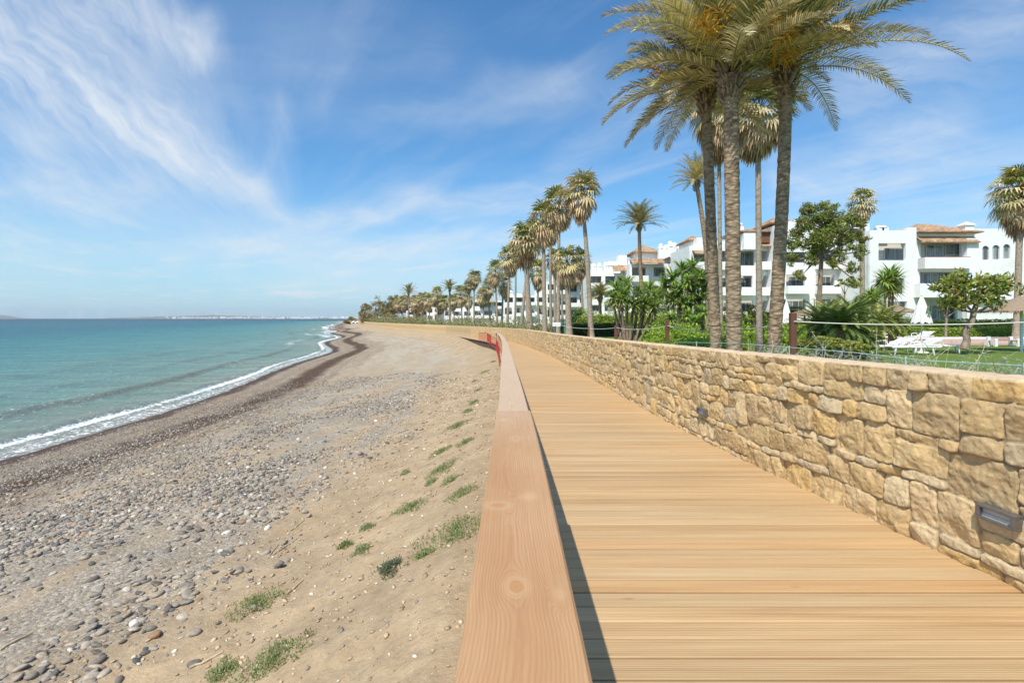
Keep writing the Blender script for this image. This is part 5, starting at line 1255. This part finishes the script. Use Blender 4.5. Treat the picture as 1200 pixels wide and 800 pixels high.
# white box on green posts at the end of the rope
teal_m = simple('green_paint', (.12, .30, .24), .5, .2, 10); teal2 = simple('teal_wire', (.36, .50, .42), .5, .15, 10)
r = empty('notice_board', gpt(653, 36)); tag(r, 'small blank white board on thin green posts beside the fan palm trunks', 'notice board'); B = r.location
mb = MB(); a = at(647.5, 382.5, 36)-B; b = at(657, 377.8, 36)-B; mb.box(a.x, -.03, a.z, b.x, .03, b.z); mb.build('board', plast_m, r, bevel=.01)
for u in (649.5, 661.5): mb = MB(); q = at(u, 379, 36)-B; mb.tube([(q.x, .05, 0), (q.x, .05, q.z)], .03, 8); mb.build('post', teal_m, r)
mb = MB(); q0 = at(657, 379.5, 36)-B; q1 = at(664, 376.5, 36)-B; mb.tube([(q0.x,.05,q0.z),(q1.x,.05,q1.z)], .02, 6); mb.build('brace', teal_m, r)
# bench
r = empty('garden_bench', gpt(1176, 27.5, .05)); tag(r, 'white-framed garden bench with brown slats at the edge of the pool', 'bench')
for sx in (-.60, .60):
    mb = MB(); mb.box(sx-.07, -.25, 0, sx+.07, -.13, .46); mb.box(sx-.07, .17, 0, sx+.07, .29, .55); mb.box(sx-.068, -.13, .30, sx+.068, .17, .40); mb.build('end_frame', plast_m, r, bevel=.01)
slat_m = simple('bench_slat', (.40, .25, .18), .7)
mb = MB()
for k in range(3): mb.box(-.53, -.23+k*.13, .34, .53, -.13+k*.13, .37)
mb.build('seat', slat_m, r); mb = MB()
for k in range(2): mb.box(-.53, .19, .36+k*.09, .53, .22, .43+k*.09)
mb.build('backrest', slat_m, r)
# pool edge and path
def strip(name, x0, x1, y0, y1, h, mat):
    z = max(gz_(x0, y0), gz_(x1, y1))+.12; mb = MB(); mb.box(x0, y0, z-.5, x1, y1, z+h); tag(mb.build(name, mat), kind='structure')
pink_m = simple('terracotta_paving', (.50, .34, .26), .8, .1, 4); strip('garden_path', 11.5, 60, 28.6, 35.6, -.02, pink_m); strip('pool_edge', 26.5, 60, 35.61, 36.2, .10, plast_m)
rock_m = simple('pale_rock', (.55, .47, .36), .9, .15, 4, .6, .03, 12)
for i, (u, v, Y, s_, lab) in enumerate([(708,389,27,.34,'rounded pale boulder right of the tallest fan palm trunk'),(735,392,24,.28,'pale boulder between the two small fence posts, left one'),(747,394,23,.25,'pale boulder between the two small fence posts, right one'),(760,390,25,.40,'long sloping pale rock by the low bright border'),(716,395,22,.16,'small pale stone at the foot of a fence post'),(774,391,24,.3,'pale rock behind the low bright border')]):
    tv, tf = ico(3); R2 = np.random.RandomState(300+i); v_ = tv*np.array([1.2, .9, .75])*s_; n_ = fbm(tv[:, 0]*1.3+i*7, tv[:, 1]*1.3+tv[:, 2], 3)[:, None]; v_ = v_*(1+n_*.9); q = at(u, v, Y); q.z = gz_(q.x, q.y)+s_*.35
    tag(np_mesh('boulder', v_+np.array(q), tf, rock_m, smooth=False), lab, 'boulder', 'boulders in the rockery')
# low green wire fence and dry brush just behind the wall
r = empty('wire_fence', (0, 0, 0)); tag(r, 'low green wire fence running just behind the top of the stone wall', 'wire fence')
W2 = [(790,401,9.4),(860,402,7.4),(900,405,6.45),(1000,413,4.95),(1082,422.5,4.15),(1200,428.5,3.5),(1330,437,3.0)]
def off_wall(u, v, Y): q = at(u, v, Y); q.x = max(q.x, float(xW(Y))+.42); return q
pts = []
for (u0, v0, Y0), (u1, v1, Y1) in zip(W2[:-1], W2[1:]):
    for k in range(8): t = k/8; pts.append((u0+(u1-u0)*t, v0+(v1-v0)*t, 1/((1/Y0)*(1-t)+(1/Y1)*t)))
pts = [at(*q) for q in pts]
mb = MB(); mb.tube(pts, .0045, 5); mb.build('wire', teal2, r)
mb = MB(); mb.tube([q-Vector((0, 0, .16)) for q in pts], .003, 4); mb.build('wire', teal2, r)
for i in (3, 18, 30, 40):
    q = pts[i]; mb = MB(); mb.tube([(q.x, q.y, gz_(q.x, q.y)-.1), (q.x, q.y, q.z+.02)], .008, 6); mb.build('post', teal2, r)
random.seed(404); mb = MB(); cs = [(.42,.47,.36),(.52,.53,.43),(.60,.56,.42),(.33,.40,.28)]
for i in range(620):
    k = random.random(); f = 10+k*36; j = min(int(f), len(pts)-2); q = pts[j].lerp(pts[j+1], f-j)+Vector((random.uniform(-.02, .45), random.uniform(-.1, .1), 0)); q.z -= random.uniform(.12, .4)
    big = random.random() < .10*(.3+k); l = random.uniform(.10, .24) if not big else random.uniform(.3, .5); d = Vector((random.uniform(-.8, .8), random.uniform(-.6, .4), random.uniform(.3, 1))).normalized(); n_ = 6; P_ = [q]; c = jc(random.choice(cs), .15) if not big else jc((.62,.58,.40), .1)
    for s_ in range(n_): d = (d+rnd_dir()*.18).normalized(); P_.append(P_[-1]+d*l/n_)
    mb.tube(P_, [.0035*(1-.6*a_/n_) for a_ in range(n_+1)], 3, False, c)
    for s_ in range(1, n_+1):
        for _ in range(4):
            e = rnd_dir(); e.z = abs(e.z)*.6; l2 = random.uniform(.015, .05); sd2 = e.cross(rnd_dir()).normalized()*.0028
            mb.add([P_[s_]-sd2, P_[s_]+sd2, P_[s_]+e*l2], [(0,1,2)], jc(c, .2))
tag(mb.build('dry_undergrowth', bush_m), 'tangled pale twigs growing through the green wire fence', 'undergrowth', kind='stuff')
# two small red hulls drawn up by the far wall
for i, (u, Y, lab) in enumerate([(438.5, 178, 'small red boat lying by the far end of the wall, the left one'), (442.5, 176, 'small red boat lying by the far end of the wall, the right one')]):
    x = (u-600)/F*Y; z = float(beach_z(np.array([x]), np.array([float(Y)]))[0]); r = empty('small_boat', (x, Y, z)); tag(r, lab, 'boat', 'red boats on the far sand'); mb = MB(); rings = []
    for k in range(9): t = k/8*2-1; w_ = .42*(1-abs(t)**2.4)+.02; rings.append([(t*.62, -w_, .05+.25*t*t), (t*.58, 0, .0), (t*.62, w_, .05+.25*t*t), (t*.62, w_*1.05, .42+.12*t*t), (t*.6, 0, .34), (t*.62, -w_*1.05, .42+.12*t*t)])
    vs = [q for g in rings for q in g]; fs = [(a*6+k, a*6+(k+1) % 6, (a+1)*6+(k+1) % 6, (a+1)*6+k) for a in range(8) for k in range(6)]; mb.add(vs, fs); mb.build('hull', red_m, r, smooth=True)

# ------------------------------------------------------------------ far coast and the air
m, nt, p = mat_new('far_hill'); co = coords(nt); n1 = noise(nt, co, .004, 5, .65)
plug(nt, p, ramp(nt, n1, [(.35, (.10, .12, .07)), (.5, (.20, .18, .12)), (.65, (.32, .28, .20))]), .95); hill_m = m
def ridge(name, uv, Y, dep):
    us = np.arange(uv[0][0], uv[-1][0]+.1, 1.5); vv = np.interp(us, [q[0] for q in uv], [q[1] for q in uv])-np.abs(fbm(us*.09, us*0, 4))*1.6*(np.interp(us, [q[0] for q in uv], [q[2] for q in uv]))
    rows = []
    for (fy, fz) in ((0, 0), (.25, .5), (.6, .85), (1, 1), (1.6, .2)):
        x = (us-600)/F*(Y+dep*fy); z = SEA+np.maximum((EYE-(vv-HV)/F*Y-SEA)*fz, 0)+fbm(us*.2, us*0+fy*9, 3)*20*fz*(fz < 1); rows.append(np.stack([x, np.full_like(x, Y+dep*fy), z-(1 if fz == 0 else 0)], -1))
    V = np.stack(rows, 0); return tag(np_mesh(name, V.reshape(-1, 3), grid_faces(*V.shape[:2]), hill_m), kind='structure')
ridge('far_hills', [(100,374,0),(130,372.5,.3),(170,371.2,1),(215,369.8,1),(250,368.6,1),(290,370,1),(330,371,1),(380,372,.7),(430,372.5,.5),(520,373,0)], 6400, 900)
ridge('far_coast', [(190,373.6,0),(240,372.9,.5),(300,372.3,.8),(350,372,.8),(400,371.8,.8),(430,371.6,.8),(520,372,.5)], 5200, 500)
ridge('far_mountain', [(-60,366,1),(-20,367,1),(5,369,1),(25,372.5,.4),(45,374,0)], 8200, 700)
random.seed(505); mb = MB()
for i in range(420):
    u = 195+225*random.random()**.8; Y = 5150+random.uniform(0, 420); x = (u-600)/F*Y; w_ = random.uniform(6, 22); h = random.uniform(5, 13); z = SEA+(Y-5150)*.045*random.random()
    mb.box(x-w_/2, Y-6, z, x+w_/2, Y+6, z+h)
tag(mb.build('distant_town', white_m), 'scattered white buildings of the town across the bay', 'town', kind='stuff')
hb = MB(); hb.box(-9300, -400, -8, 2600, 9400, 160); m = bpy.data.materials.new('haze'); m.use_nodes = True; nt = m.node_tree; nt.nodes.remove(nt.nodes['Principled BSDF'])
pv = nt.nodes.new('ShaderNodeVolumePrincipled'); pv.inputs['Color'].default_value = (.86, .93, 1, 1); pv.inputs['Density'].default_value = 6e-5; pv.inputs['Anisotropy'].default_value = .3
nt.links.new(pv.outputs[0], nt.nodes['Material Output'].inputs['Volume'])
tag(hb.build('haze', m), 'thin pale sea air', 'haze', kind='stuff')
